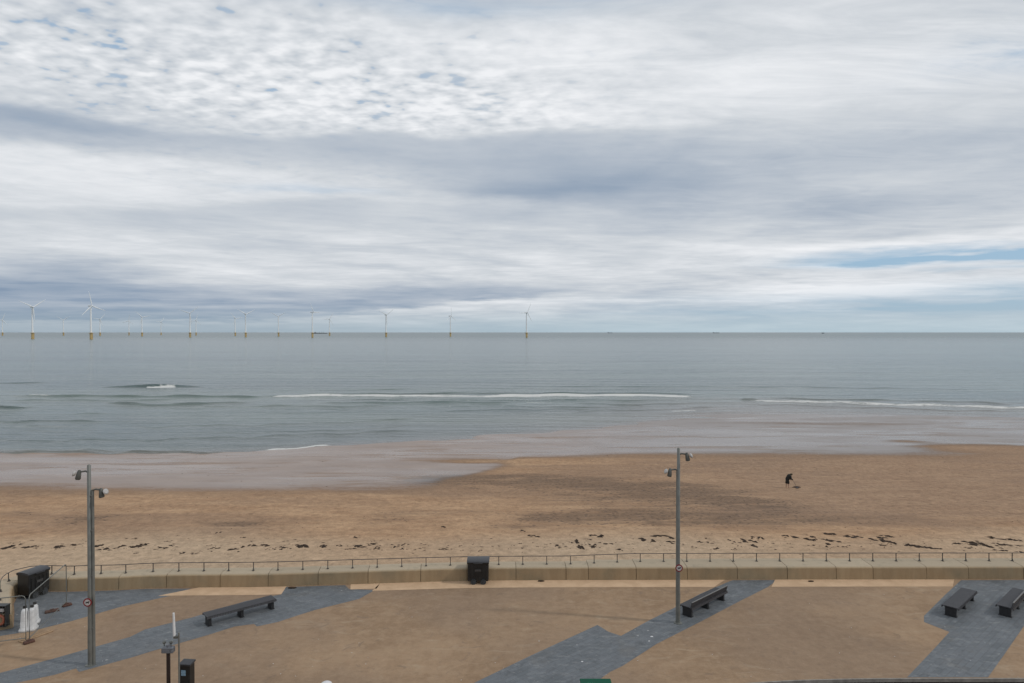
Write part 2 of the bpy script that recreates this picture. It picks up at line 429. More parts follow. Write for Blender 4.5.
def f_beach(b):
    p = geopos()
    wet = attr('wet'); dark = attr('dark'); x, y, z = separate(p)
    px = stretch(p, (0.35, 1.0, 1.0))                       # marks run along the shore
    n1 = noise(px, 0.10, 6, 0.6, 0.5); n2 = noise(px, 0.55, 6, 0.65, 0.4); n3 = noise(p, 1.6, 6, 0.7); fine = noise(p, 7, 4, 0.7)
    dry = mixc(smooth(n2, 0.3, 0.7), (0.350, 0.218, 0.130), (0.455, 0.298, 0.182))
    dry = mixc(smooth(n1, 0.45, 0.65, 0, 0.7), dry, (0.27, 0.178, 0.118))
    dry = mixc(smooth(x, 0.0, 32.0, 0, 0.45) * smooth(y, 50, 60), dry, (0.24, 0.168, 0.122))
    dry = mixc(attr('pale') * 0.75, dry, (0.475, 0.36, 0.25))
    nw = noise(stretch(p, (0.45, 1.0, 1.0), R(8)), 0.20, 6, 0.7, 1.2)
    nx = noise(stretch(p, (0.30, 1.0, 1.0), R(14)), 0.42, 6, 0.72, 1.6)
    dk = smooth(dark * (nx * 3.4 - 0.55) + (nw - 0.5) * 1.0 + (nx - 0.5) * 0.7 + (n3 - 0.5) * 1.3 + (fine - 0.5) * 0.9, 0.22, 1.0)
    dry = mixc(dk * 0.66, dry, (0.135, 0.094, 0.068))
    grit = voronoi(p, 1.7)                                  # stones and footprints
    gm = smooth(voronoi(stretch(p, (0.7, 1, 1)), 2.6), 0.34, 0.14) * smooth(dark + (nx - 0.5) * 1.2 + (n3 - 0.5) * 0.6, 0.08, 0.55)
    dry = mixc(gm * 0.85, dry, (0.08, 0.06, 0.05))
    dry = scalec(dry, V.m('MAXIMUM', 0.05 + n3 * 1.2 + fine * 0.7, 0.3))
    w_ = wet + (n1 - 0.5) * 0.7 + (n2 - 0.5) * 0.45 + (noise(stretch(p, (0.12, 1, 1)), 0.9, 4, 0.6) - 0.5) * 0.35
    wf = smooth(w_ + (n3 - 0.5) * 0.5, -0.26, 0.24)
    sandy = smooth(noise(stretch(p, (0.16, 1, 1)), 0.30, 6, 0.7, 0.8), 0.54, 0.66)
    wf = wf * (1.0 - sandy * 0.35)
    film = smooth(w_, 0.05, 0.5)
    damp = smooth(w_, -0.9, 0.0)
    base = mixc(damp * 0.55, dry, (0.215, 0.145, 0.098))
    wetc = mixc(smooth(n2, 0.3, 0.7), (0.215, 0.140, 0.098), (0.265, 0.178, 0.126))
    wetc = mixc(smooth(x, -10, 40, 0, 0.7), wetc, (0.165, 0.138, 0.122))
    wetc = mixc(smooth(dark + (n3 - 0.5) * 0.9, 0.25, 0.7) * 0.75, wetc, (0.075, 0.062, 0.056))
    setin(b.inputs['Base Color'], mixc(wf, base, wetc))
    setin(b.inputs['Roughness'], 0.92 - wf * 0.46 - film * (0.12 + smooth(n1, 0.4, 0.62) * 0.13))
    setin(b.inputs['Specular IOR Level'], 0.12 + wf * 0.26 + wf * smooth(x, -25, 30, 0.02, 0.42))
    hgt = (n3 * 1.2 + fine * 0.5 + smooth(voronoi(p, 1.5), 0.0, 0.5) * 0.8) * (1.0 - wf * 0.93) + noise(stretch(p, (0.2, 1, 1)), 0.5, 3, 0.5) * 0.10 * wf
    bump(b, hgt, 0.8, 0.11)
M['beach'] = material('beach_sand', f_beach)

def f_sea(b):
    p = geopos(); x, y, z = separate(p)
    foam = attr('foam')
    pw = stretch(p, (0.45, 1.0, 1.0))
    a1 = noise(pw, 0.035, 4, 0.6); a2 = noise(stretch(p, (0.12, 1, 1)), 0.016, 5, 0.6)
    s1 = noise(pw, 0.9, 5, 0.65); s2 = noise(pw, 0.16, 5, 0.6, 0.3); s3 = noise(stretch(p, (0.25, 1, 1)), 0.045, 4, 0.6)
    near = smooth(y, 100, 420, 1.0, 0.0)
    body = mixc(near * 0.65 + (a1 - 0.5) * 0.4, (0.078, 0.125, 0.122), (0.145, 0.175, 0.150))
    body = mixc(smooth(a2, 0.40, 0.60, 0, 0.75), body, (0.045, 0.080, 0.086))
    body = mixc(smooth(noise(stretch(p, (0.08, 1, 1)), 0.10, 5, 0.65, 0.5), 0.48, 0.68, 0, 0.45), body, (0.045, 0.062, 0.060))
    body = mixc(attr('silt'), body, (0.185, 0.150, 0.128))
    fm = smooth(foam + (noise(stretch(p, (0.5, 1.5, 1)), 0.8, 5, 0.75) - 0.5) * 2.0, 0.42, 0.85)
    setin(b.inputs['Base Color'], mixc(fm, body, (0.62, 0.62, 0.60)))
    setin(b.inputs['Roughness'], 0.16 + fm * 0.6 + smooth(y, 150, 3000, 0.0, 0.12))
    b.inputs['IOR'].default_value = 1.333
    s4 = noise(stretch(p, (0.10, 1, 1)), 0.35, 4, 0.6, 0.4)
    far = smooth(y, 200, 2500, 1.0, 0.12)
    bump(b, (s1 * 0.12 + s2 * 0.5 + s3 * 1.3 + s4 * 0.65) * far, 1.0, 1.0)
M['sea'] = material('sea_water', f_sea)

# ------------------------------------------------------------------ the beach
def perspective_rows(y0, y1, n):
    t = np.linspace(1 / y0, 1 / y1, n); return 1 / t
rows = np.concatenate([np.linspace(-40, 34, 20)[:-1], perspective_rows(34, 230, 330)])
cols = np.tan(np.linspace(-1.12, 1.12, 760)) / math.tan(1.12)
Yg, Ug = np.meshgrid(rows, cols, indexing='ij')
Xg = Ug * np.maximum(120, Yg * 2.2)
Zg = terrain(Xg, Yg)
for px, py in ():
    pass
def field(items):
    out = np.zeros_like(Xg)
    for px, py, wx, wy, amp in items:
        c = on_beach(px, py); e = on_beach(px, py - wy * 0.5); e2 = on_beach(px, py + wy * 0.5)
        sx = wx * c.y / F; sy = max(0.3, abs(e.y - e2.y)) * (1.35 if amp > 0 else 1.0)
        tilt = 0.0
        out += amp * np.exp(-((Xg - c.x) / sx) ** 2 - ((Yg - c.y - tilt * (Xg - c.x)) / sy) ** 2)
    return out
_wb = [on_beach(px, py) for px, py in ((-900, 486), (0, 486.5), (60, 488), (120, 489.5), (190, 491), (270, 490.5), (330, 489), (385, 487.5), (430, 485), (462, 480), (492, 472), (512, 464),
       (520, 458.5), (560, 456.5), (620, 454.5), (700, 453.5), (800, 453.5), (930, 455), (1024, 452), (1900, 450))]
_wb = sorted([(p.x, p.y) for p in _wb])
wet = np.clip((Yg - lerp_table(_wb, Xg)) / 6.0, -1.2, 0.9)
wet += field([(480, 461, 62, 3.2, -1.35), (405, 460, 30, 2.0, -0.45), (120, 476, 22, 1.6, -0.5), (980, 447, 75, 4.0, -1.7), (905, 441, 30, 1.6, -1.0), (1010, 431, 60, 2.4, -0.45),
              (215, 479, 60, 2.4, -0.4), (560, 425, 90, 1.5, -0.25), (700, 428, 60, 3.0, -0.25), (850, 424, 130, 2.5, -0.75), (930, 428, 110, 2.0, -0.5), (740, 422, 70, 2.0, -0.5), (330, 474, 80, 2, -0.3),
              (420, 471, 60, 3, 0.4), (455, 478, 40, 5, -0.55), (490, 472, 25, 5, -0.5), (470, 512, 50, 1.6, 0.25)])
dark = field([(560, 483, 85, 6.0, 0.75), (500, 477, 60, 3.0, 0.45), (660, 488, 70, 6.0, 0.6), (720, 497, 50, 6, 0.50), (650, 500, 110, 8, 0.30), (740, 505, 80, 6, 0.35), (560, 500, 60, 3, 0.15), (600, 517, 85, 6.0, 0.78), (700, 519, 90, 6.5, 0.62),
              (545, 520, 40, 4, 0.35), (775, 509, 40, 5, 0.32), (830, 521, 70, 4, 0.32), (920, 521, 110, 5, 0.22), (240, 524, 42, 2.4, 0.62), (70, 523, 42, 3.6, 0.50), (95, 518, 35, 2.4, 0.4),
              (120, 516, 35, 2, 0.25), (25, 513, 38, 3, 0.32), (390, 519, 38, 4.5, 0.55), (445, 512, 50, 2, 0.35), (510, 527, 30, 2.5, 0.45), (180, 508, 60, 2, 0.2),
              (850, 493, 70, 3, 0.18), (440, 483, 60, 5, 0.35), (430, 478, 40, 4, 0.3), (690, 430, 60, 2, 0.28), (770, 428, 70, 2, 0.22), (950, 426, 80, 2, 0.2), (560, 415, 90, 2, 0.25), (330, 502, 50, 3, 0.12)])
pale = np.clip(np.interp(Yg, [30, 40, 47, 51], [1, 1, 0.75, 0]) + 0.25 * np.sin(Xg * 0.2), 0, 1) * (Yg < 52)
beach = grid_object('beach', Xg, Yg, Zg, M['beach'], {'wet': wet, 'dark': np.clip(dark, 0, 1), 'pale': pale})
tag(beach, 'broad brown sandy beach, wet and shining towards the water', None, None, 'structure')

# ------------------------------------------------------------------ the sea, with its breakers
srows = np.concatenate([np.arange(88, 250, 0.34), perspective_rows(250, 90000, 150)])
ucol = np.concatenate([np.linspace(-2.6, -0.85, 60)[:-1], np.linspace(-0.85, 0.85, 620), np.linspace(0.85, 2.6, 60)[1:]])
Ys, Us = np.meshgrid(srows, ucol, indexing='ij')
Xs = Us * Ys
Zs = np.full_like(Xs, SEA)
foam = np.zeros_like(Xs); silt = np.zeros_like(Xs)
def breaker(pts, h, foamamp, wfoam, front=0.55, back=2.6, fade=0.05):
    global Zs, foam
    q = [ground(px, py, SEA) for px, py in pts]
    us = [p.x / p.y for p in q]; ys = [p.y for p in q]
    yl = np.interp(Us, us, ys) + 0.8 * np.sin(Us * 43 + h * 20) + 0.5 * np.sin(Us * 91 + 2)
    m = np.clip((Us - us[0]) / fade, 0, 1) * np.clip((us[-1] - Us) / fade, 0, 1)
    m = m * m * (3 - 2 * m) * (0.8 + 0.2 * np.sin(Us * 71 + h * 9))
    dyy = Ys - yl
    Zs += h * m * np.where(dyy < 0, np.exp(-(dyy / front) ** 2), np.exp(-(dyy / back) ** 2))
    if foamamp:
        foam += foamamp * np.clip(m * 1.6, 0, 1) * np.exp(-((dyy + wfoam * 0.35) / wfoam) ** 2)
breaker([(262, 396.4), (330, 395.6), (400, 396), (480, 396.3)], 0.1, 0.45, 1.4)
main = [(258, 396.3), (330, 395.5), (400, 396), (480, 396.2), (560, 395.4), (640, 395.4), (704, 397)]
breaker(main, 0.30, 0.62, 1.8)
breaker([(460, 396.2), (560, 395.3), (640, 395.3), (706, 397)], 0.15, 0.55, 3.0, fade=0.06)
breaker([(300, 397.6), (420, 398.6), (560, 398.2), (640, 398.4)], 0.10, 0.25, 1.2)
breaker([(738, 400.2), (790, 401.3), (850, 403), (900, 404.3), (960, 406), (1024, 408), (1200, 412)], 0.30, 0.80, 1.9)
breaker([(94, 387), (150, 386.8), (212, 386.6)], 0.85, 0.0, 1, front=0.8)
breaker([(143, 387.2), (160, 387), (180, 387)], 0.15, 1.1, 2.6, fade=0.012)
breaker([(5, 395.8), (120, 396.4), (275, 396.6)], 0.46, 0.0, 1)
breaker([(24, 395.8), (55, 396)], 0.06, 0.7, 1.3, fade=0.012)
breaker([(90, 402.5), (150, 405), (195, 404.3), (260, 402)], 0.40, 0, 1)
breaker([(-300, 407), (0, 407.5), (46, 407.5)], 0.55, 0, 1)
breaker([(-200, 421), (0, 421.5), (115, 421.2)], 0.26, 0, 1)
breaker([(60, 415.5), (125, 411.8)], 0.2, 0, 1)
breaker([(-200, 440), (0, 440.5), (140, 440), (300, 435), (420, 430)], 0.13, 0, 1, front=0.4)
breaker([(-300, 451), (0, 450.5), (44, 451)], 0.22, 0, 1, front=0.35, back=1.5)
breaker([(44, 451.8), (135, 451)], 0.16, 0, 1, front=0.35, back=1.5)
breaker([(310, 403), (420, 402.2), (520, 402.8)], 0.30, 0.0, 1)
breaker([(520, 402.4), (560, 402.8)], 0.05, 0.62, 1.0, fade=0.02)
breaker([(665, 410.3), (700, 410.2)], 0.03, 0.8, 1.1, fade=0.012)
breaker([(560, 403), (640, 405), (700, 403)], 0.22, 0.0, 1)
breaker([(738, 400), (762, 400)], 0.3, 0.0, 1, fade=0.01)
breaker([(-400, 385), (0, 383), (60, 382.5)], 0.25, 0, 1)
breaker([(120, 427), (300, 424), (430, 418)], 0.10, 0, 1, front=0.4)
breaker([(200, 434), (330, 431), (420, 425)], 0.08, 0, 1, front=0.4)
breaker([(0, 431), (110, 430)], 0.09, 0, 1, front=0.4)
breaker([(430, 411), (560, 409), (640, 411)], 0.13, 0, 1, front=0.4)
breaker([(250, 409), (400, 410)], 0.10, 0, 1, front=0.4)
breaker([(330, 399.5), (450, 400.6), (560, 400), (690, 400.5)], 0.18, 0.30, 1.0, front=0.4)
breaker([(280, 394), (430, 393.6), (600, 393), (700, 394)], 0.25, 0.0, 1)
breaker([(430, 406.5), (520, 406), (620, 408)], 0.14, 0.28, 0.8, front=0.4)
breaker([(560, 412), (640, 410), (730, 407)], 0.10, 0.24, 0.8, front=0.4)
breaker([(740, 404.2), (860, 407.2), (960, 410.5), (1024, 412)], 0.14, 0.22, 1.0, front=0.4)
breaker([(760, 398), (900, 400.5), (1024, 404)], 0.22, 0.0, 1.0)
breaker([(0, 399.5), (90, 400.5), (200, 399.5)], 0.20, 0, 1)
breaker([(180, 406.5), (300, 406), (400, 406.5)], 0.16, 0, 1, front=0.4)
breaker([(0, 426), (90, 425)], 0.12, 0, 1, front=0.4)
breaker([(-300, 452.5), (0, 451.6), (60, 452.6), (150, 453), (235, 451.6)], 0.26, 0, 1, front=0.35, back=1.2)
breaker([(260, 391), (420, 389)], 0.12, 0, 1)
breaker([(500, 386), (800, 387), (1024, 390)], 0.12, 0, 1)
breaker([(262, 449.6), (300, 447.6), (334, 446.2)], 0.05, 0.78, 0.6, fade=0.02)
breaker([(240, 450.8), (300, 447.8), (345, 445.2), (380, 443.6)], 0.03, 0.30, 0.6, fade=0.02)
breaker([(425, 441.2), (500, 437)], 0.06, 0.0, 0.6, front=0.35, back=1.2, fade=0.02)
Zs += 0.05 * np.sin(Ys * 0.55 + Xs * 0.05 + 2 * np.sin(Xs * 0.03)) * np.clip((Ys - 100) / 60, 0, 1) * (Ys < 420)
S_ = shore(Xs)
silt = np.clip(1 - (Ys - S_) / 45.0, 0, 1) * np.interp(Xs, [-60, -5, 40], [0.12, 0.40, 0.8])
silt += np.clip(1 - (Ys - S_) / 4.0, 0, 1) * 0.3
silt = np.clip(silt, 0, 0.85)
sea = grid_object('sea', Xs, Ys, Zs, M['sea'], {'foam': foam, 'silt': silt})
tag(sea, 'grey green sea with low breakers', None, None, 'structure')

# ------------------------------------------------------------------ sea wall
wall_px = [(1500, 578.9), (1250, 579.0), (1024, 579.3), (900, 579.4), (800, 579.5), (700, 579.8), (600, 580), (516, 580.3), (460, 581.0), (400, 582.7), (368, 583.7), (318, 585.3), (268, 586.8),
           (220, 587.3), (180, 587.6), (145, 588.3), (115, 590.0), (85, 590.6), (65, 591.4), (50, 591.0), (37, 590.8), (24, 592.3), (15.5, 597.5), (13, 604), (12.8, 612), (13, 628)]
wp = [ground(*p) for p in wall_px]
def catmull(pts, n=8):
    out = []
    P_ = [pts[0]] + pts + [pts[-1]]
    for i in range(1, len(P_) - 2):
        for k in range(n):
            t = k / n
            a, b, c, dd = P_[i - 1], P_[i], P_[i + 1], P_[i + 2]
            out.append(0.5 * ((2 * b) + (c - a) * t + (2 * a - 5 * b + 4 * c - dd) * t * t + (3 * b - a - 3 * c + dd) * t ** 3))
    out.append(pts[-1]); return out
wp = catmull(wp, 8)
arc = [0.0]
for a_, b_ in zip(wp, wp[1:]): arc.append(arc[-1] + (b_ - a_).length)
arc = np.array(arc); wx_ = np.array([p.x for p in wp]); wy_ = np.array([p.y for p in wp])
def at_arc(s):
    def q(t): return Vector((float(np.interp(t, arc, wx_)), float(np.interp(t, arc, wy_)), 0))
    p = q(s); t = (q(min(s + 0.25, arc[-1])) - q(max(s - 0.25, 0))).normalized()
    return p, Vector((t.y, -t.x, 0))                       # outward = towards the beach
def arc_of(px):
    u = (px - CX) / F
    i = int(np.argmin(np.abs(wx_ / wy_ - u))); return float(arc[i])
joints = [arc_of(x) for x in (1020, 974, 926, 880, 832, 784, 737, 688, 641, 592, 563, 516, 466, 418, 368, 318, 268, 216, 165, 115, 65)]
s_ = joints[0]
while s_ > 2.6: s_ -= 2.6; joints.insert(0, s_)
joints.insert(0, 0.0)
s_ = joints[-1]
while s_ < arc[-1] - 3.6: s_ += 2.4; joints.append(s_)
joints.append(float(arc[-1]))
prof = [(0.0, -0.4), (0.0, 0.03), (0.035, 0.585), (0.06, 0.62), (0.17, 0.675), (0.20, 0.683), (0.93, 0.70), (0.96, 0.67), (0.98, -1.9), (0.3, -1.9)]
def extra(s):                                              # the wall is broader right of the double joint
    return float(np.interp(s, [arc_of(640), arc_of(563)], [0.40, 0.0]))
wb = MB(); tones = []
for j0, j1 in zip(joints, joints[1:]):
    n0 = len(wb.bm.verts)
    steps = max(2, int((j1 - j0) / 0.35) + 1)
    fr = [at_arc(s) for s in np.linspace(j0 + 0.014, j1 - 0.014, steps)]
    o_ = random.uniform(-0.008, 0.008)
    fr = [(p + n * o_, n) for p, n in fr]
    ex = extra((j0 + j1) / 2)
    wb.sweep([(u if u < 0.5 else u + ex, z) for u, z in prof], fr)
    t_ = random.uniform(0.2, 1.0)
    tones += [t_] * (len(wb.bm.verts) - n0)
# dark filler core behind the joints
ns = 200
n0 = len(wb.bm.verts)
wb.sweep([(0.06, -0.4), (0.07, 0.58), (0.2, 0.655), (0.9, 0.665), (0.9, -1.8)], [at_arc(s) for s in np.linspace(0.05, arc[-1] - 0.05, ns)])
tones += [-2.2] * (len(wb.bm.verts) - n0)
wall = wb.build('sea_wall', M['concrete'])
at_ = wall.data.attributes.new('tone', 'FLOAT', 'POINT'); at_.data.foreach_set('value', np.array(tones, np.float32))
tag(wall, 'low tan concrete sea wall in panels along the back of the beach', 'wall')

# promenade ground: polygon in front of the wall
def poly_obj(name, pts, z, mat, thick=None):
    b = MB()
    vs = [b.bm.verts.new((p[0], p[1], z)) for p in pts]
    from mathutils.geometry import tessellate_polygon
    for tri in tessellate_polygon([[Vector((p[0], p[1], 0)) for p in pts]]):
        try: b.bm.faces.new([vs[i] for i in tri])
        except ValueError: pass
    bmesh.ops.recalc_face_normals(b.bm, faces=b.bm.faces[:])
    if sum(f.normal.z for f in b.bm.faces) < 0: bmesh.ops.reverse_faces(b.bm, faces=b.bm.faces[:])
    me = bpy.data.meshes.new(name); b.bm.to_mesh(me); b.bm.free(); me.materials.append(mat)
    o = bpy.data.objects.new(name, me); COL.objects.link(o); return o
kerb_px = [(2200, 676), (1400, 677.5), (1024, 678.6), (920, 678.6), (860, 679.0), (805, 680.3), (765, 682.3), (735, 685.5)]
kp = [ground(*p) for p in kerb_px]
lastd = (kp[-1] - kp[-2]).normalized()
kp += [kp[-1] + Vector((-1.2, -0.75, 0)), kp[-1] + Vector((-2.4, -2.0, 0)), kp[-1] + Vector((-3.4, -4.2, 0)), kp[-1] + Vector((-3.8, -9, 0)), kp[-1] + Vector((-3.8, -40, 0))]
inner = []
for s in np.linspace(0, arc[-1], 160):
    p, n = at_arc(s); inner.append((p.x + n.x * 0.12, p.y + n.y * 0.12))
e_ = inner[-1]
pp = inner + [(e_[0] - 0.9, e_[1]), (e_[0] - 30, e_[1] + 0.2), (e_[0] - 30, -40)] + [(kp[-1].x, -40)] + [(p.x, p.y) for p in kp[::-1]][1:]
prom = poly_obj('promenade', pp, 0.0, M['prom']); tag(prom, 'buff brown surfaced promenade', None, None, 'structure')
road = poly_obj('road', [(-60, -45), (120, -45), (120, 27.5), (-60, 27.5)], -0.12, M['asphalt']); tag(road, 'dark road at the foot of the picture', None, None, 'structure')
kb = MB(); fr = []
kc = catmull([p for p in kp], 4)
for i, p in enumerate(kc):
    t = (kc[min(i + 1, len(kc) - 1)] - kc[max(i - 1, 0)]).normalized(); fr.append((p, Vector((-t.y, t.x, 0))))
kb.sweep([(-0.04, -0.3), (-0.04, 0.0), (-0.03, 0.010), (0.03, 0.010), (0.03, -0.3)], fr)
kerb = kb.build('kerb', flat('kerb_stone', (0.24, 0.215, 0.19), 0.8, 0, 0.25, 3)); tag(kerb, 'pale stone kerb', None, None, 'structure')

def px_poly(name, pts, z, mat):
    o = poly_obj(name, [ground(*p).xy for p in pts], z, mat); return o
slates = {
 'a': [(191, 588.6), (174, 595), (120, 607), (72, 621), (32, 631), (-6, 637), (-120, 655), (-120, 640), (13.6, 627), (14.6, 612), (13.7, 604.5), (16.5, 598), (24.5, 593), (37, 591.5), (50, 591.8), (65, 592), (86, 591.2), (116, 590.4), (146, 588.9)],
 'b': [(375, 590), (359, 599), (315, 610), (296, 616), (278, 622), (257, 626.5), (254, 624), (235, 626.5), (208, 635), (156, 650), (130, 658), (79, 672), (76, 668.5), (54, 675), (11, 684), (-60, 700), (-60, 688), (0, 673), (54, 658.5), (130, 637), (145, 629.5), (192, 617.5), (246, 601), (281, 594.5), (283, 587.2), (318, 586.0), (345, 585.2), (349, 589)],
 'c': [(597.4, 625), (608, 631.5), (612, 633), (621, 636), (648, 621), (674, 608), (700, 594), (730, 581.2), (733, 580.2), (777, 580.1), (768, 587), (740, 601), (700, 622), (656.6, 644), (622.5, 666), (610, 672), (585, 690), (465, 690), (474, 683), (530, 656)],
 'd': [(961, 580.2), (945, 595), (924, 616), (924, 622), (949.5, 632), (934, 649), (907, 677.4), (988, 677.4), (1003.5, 655.6), (1024, 626), (1050, 595), (1062, 579.9), (1024, 580.0)],
 'e': [(1180, 600), (1150, 640), (1130, 677), (1240, 677), (1250, 640), (1260, 600)],
}
for k, pts in slates.items():
    o = px_poly('slate_paving', pts, 0.004, M['slate']); tag(o, 'diagonal band of blue grey slate blocks', None, None, 'structure')
def strip(px0, px1, w_, skew0=0.0, skew1=0.0):
    a0, a1 = arc_of(px0), arc_of(px1)
    ss = np.linspace(a0, a1, 30)
    near = [at_arc(s)[0] - at_arc(s)[1] * 0.01 for s in ss]
    far = [at_arc(s)[0] - at_arc(s)[1] * w_ for s in np.linspace(a0 + skew0, a1 + skew1, 30)]
    o = poly_obj('sand_strip', [(p.x, p.y) for p in near + far[::-1]], 0.006, M['strip'])
    tag(o, 'pale sandy strip at the foot of the sea wall', None, None, 'structure')
strip(961, 779, 1.05, 0.75, 0.60)
strip(731, 380, 1.05, 0.9, 0.3)
strip(380, 352, 0.75, 0.1, -0.1)
strip(283, 196, 1.10, 0.0, 1.6)

# ------------------------------------------------------------------ railing on the wall
rl = empty('railing', at_arc(arc_of(512))[0] + Vector((0, 0.5, 0.7)))
tag(rl, 'thin dark steel railing with short posts along the sea wall', 'railing')
RU, RZ0, RZ1 = 0.50, 0.69, 1.135
ic = rl.location
rr = MB(); rr.tube([at_arc(s)[0] + at_arc(s)[1] * (RU + extra(s)) + Vector((0, 0, RZ1)) - ic for s in np.linspace(0.3, arc[-1] - 0.1, 260)], 0.020, 8)
rr.build('rail', M['rail'], rl)
pb = MB(); pb.box((0, 0, 0.215), (0.038, 0.03, 0.43)); pb.box((0, -0.02, 0.02), (0.10, 0.12, 0.025)); pb.box((0, -0.03, 0.07), (0.03, 0.05, 0.10))
post0 = None
s0 = arc_of(767.7); ps = []
s = s0
while s > 0.5: s -= 1.283
while s < arc[-1]:
    ps.append(s); s += 1.283 if s < arc_of(600) else 1.30
for s in ps:
    p, n = at_arc(s)
    pos = p + n * (RU + extra(s)) + Vector((0, 0, RZ0)) - ic
    if post0 is None: post0 = pb.build('post', M['rail'], rl); o = post0
    else: o = post0.copy(); COL.objects.link(o); o.parent = rl
    o.location = pos; o.rotation_euler = (0, 0, math.atan2(n.y, n.x) - R(90))

# ------------------------------------------------------------------ benches
def make_bench(back):
    L, W, hs = 3.2, 0.66, 0.47
    r = empty('bench')
    sm = MB(); n = 46
    for i in range(n):
        x = -L / 2 + L * (i + 0.5) / n
        sm.box((x, 0, hs), (L / n * 0.74, W, 0.045), bev=0.006)
        sm.box((x, -W / 2 - 0.004, hs - 0.045), (L / n * 0.74, 0.04, 0.09), Matrix.Rotation(R(-12), 3, 'X'))
        sm.box((x, W / 2 + 0.004, hs - 0.045), (L / n * 0.74, 0.04, 0.09), Matrix.Rotation(R(12), 3, 'X'))
    sm.build('seat', M['bench'], r)
    fm = MB()
    for y in (-0.2, 0.0, 0.2): fm.box((0, y, hs - 0.05), (L - 0.06, 0.06, 0.05))
    fm.build('seat_frame', M['bench_leg'], r)
    for x in (-L / 2 + 0.16, 0.0, L / 2 - 0.16):
        lm = MB(); lm.box((0, 0, 0.205), (0.14, 0.46, 0.39), bev=0.012); lm.box((0, 0, 0.01), (0.2, 0.52, 0.02))
        lm.build('leg', M['bench_leg'], r, (x, 0, 0))
    if back:
        bm_ = MB()
        for i in range(n):
            x = -L / 2 + L * (i + 0.5) / n
            bm_.box((x, -W / 2 + 0.03, hs + 0.14), (L / n * 0.74, 0.045, 0.25), Matrix.Rotation(R(14), 3, 'X'), bev=0.006)
        bm_.build('backrest', M['bench'], r)
        cm = MB(); cm.box((0, -W / 2 - 0.005, hs + 0.275), (L, 0.06, 0.03), bev=0.008)
        cm.build('backrest_cap', flat('pale_steel_edge', (0.16, 0.155, 0.15), 0.5, 0.3), r)  # cap strip in a paler tone than the slats
    return r
b_flat = make_bench(False); b_back = make_bench(True)
used = {}
for (n_, f_), back, lab in (
    (((203.5, 615.5), (275, 597)), False, 'long backless dark slatted bench left of the black bin, on the left slate band'),
    (((686, 606.5), (721, 589.3)), True, 'dark slatted bench with a low back, just right of the lamp post'),
    (((950, 606.8), (969, 589.5)), False, 'backless dark slatted bench, left one of the pair at the right edge'),
    (((1004.5, 606.8), (1021, 589.5)), True, 'dark slatted bench with a low back at the right edge of the picture')):
    a = ground(*n_, 0.47); c = ground(*f_, 0.47)
    src = b_back if back else b_flat
    if back not in used: used[back] = 1; o = src
    else: o = copy_tree(src)
    m_ = (a + c) / 2
    o.location = (m_.x, m_.y, 0); o.rotation_euler = (0, 0, math.atan2(c.y - a.y, c.x - a.x))
    tag(o, lab, 'bench', 'slatted benches on the slate paving')

# ------------------------------------------------------------------ wheeled bins
def make_bin():
    W, D_, Hh = 1.16, 0.95, 1.32
    r = empty('wheeled_bin')
    b = MB()
    b.box((0, 0, 0.16 + 0.53), (W - 0.06, D_ - 0.06, 1.04), bev=0.04)
    for x in np.linspace(-W / 2 + 0.16, W / 2 - 0.16, 5): b.box((x, -D_ / 2 + 0.015, 0.66), (0.035, 0.04, 0.78), bev=0.008)
    b.box((0, 0, 1.2), (W, D_, 0.09), bev=0.02)
    b.build('body', M['black'], r)
    l = MB(); l.tube([(-W / 2, 0.0, 1.10), (W / 2, 0.0, 1.10)], 0.0001, 4)
    l.bm.clear()
    pts = [(-D_ / 2 - 0.02, 1.25)] + [(-(D_ / 2) * math.cos(t), 1.25 + 0.085 * math.sin(t)) for t in np.linspace(0.25, math.pi - 0.25, 9)] + [(D_ / 2 + 0.02, 1.25)]
    v0 = [l.bm.verts.new((-W / 2 - 0.01, y, z)) for y, z in pts]; v1 = [l.bm.verts.new((W / 2 + 0.01, y, z)) for y, z in pts]
    for k in range(len(pts)): l.bm.faces.new((v0[k], v0[(k + 1) % len(pts)], v1[(k + 1) % len(pts)], v1[k]))
    l.bm.faces.new(v0[::-1]); l.bm.faces.new(v1)
    lid = l.build('lid', M['lid'], r)
    h = MB(); h.tube([(-0.22, -D_ / 2 - 0.08, 1.22), (0.22, -D_ / 2 - 0.08, 1.22)], 0.018, 8); h.box((-0.22, -D_ / 2 - 0.04, 1.22), (0.03, 0.09, 0.03)); h.box((0.22, -D_ / 2 - 0.04, 1.22), (0.03, 0.09, 0.03))
    h.build('handle', M['lid'], r)
    pn = MB(); pn.box((0.0, -D_ / 2 - 0.012, 0.80), (0.34, 0.012, 0.12), bev=0.004); pn.build('label_plate', flat('dull_label', (0.05, 0.047, 0.045), 0.5), r)
    for x, y in ((-0.24, -0.36), (0.28, -0.36), (-0.24, 0.36), (0.28, 0.36)):
        c = MB(); s_ = -1 if y < 0 else 1; c.tube([(0, s_ * 0.09, 0.15), (0, s_ * 0.15, 0.15)], 0.15, 20); c.tube([(0, s_ * 0.145, 0.15), (0, s_ * 0.17, 0.15)], 0.05, 12); c.box((0, s_ * 0.10, 0.30), (0.12, 0.14, 0.03))
        c.build('castor', M['tyre'], r, (x, y, 0))
    return r
bin1 = make_bin()
p = ground(478, 584.5); bin1.location = (p.x, p.y + 0.45, 0)
tag(bin1, 'large black wheeled bin standing against the middle of the sea wall', 'bin', 'black wheeled bins by the sea wall')
bin1.scale = (1, 1, 0.94)
bin2 = copy_tree(bin1)
p = ground(34, 599); bin2.location = (-24.2, 34.38, 0); bin2.rotation_euler = (0, 0, R(72)); bin2.scale = (0.98, 0.9, 1.0)
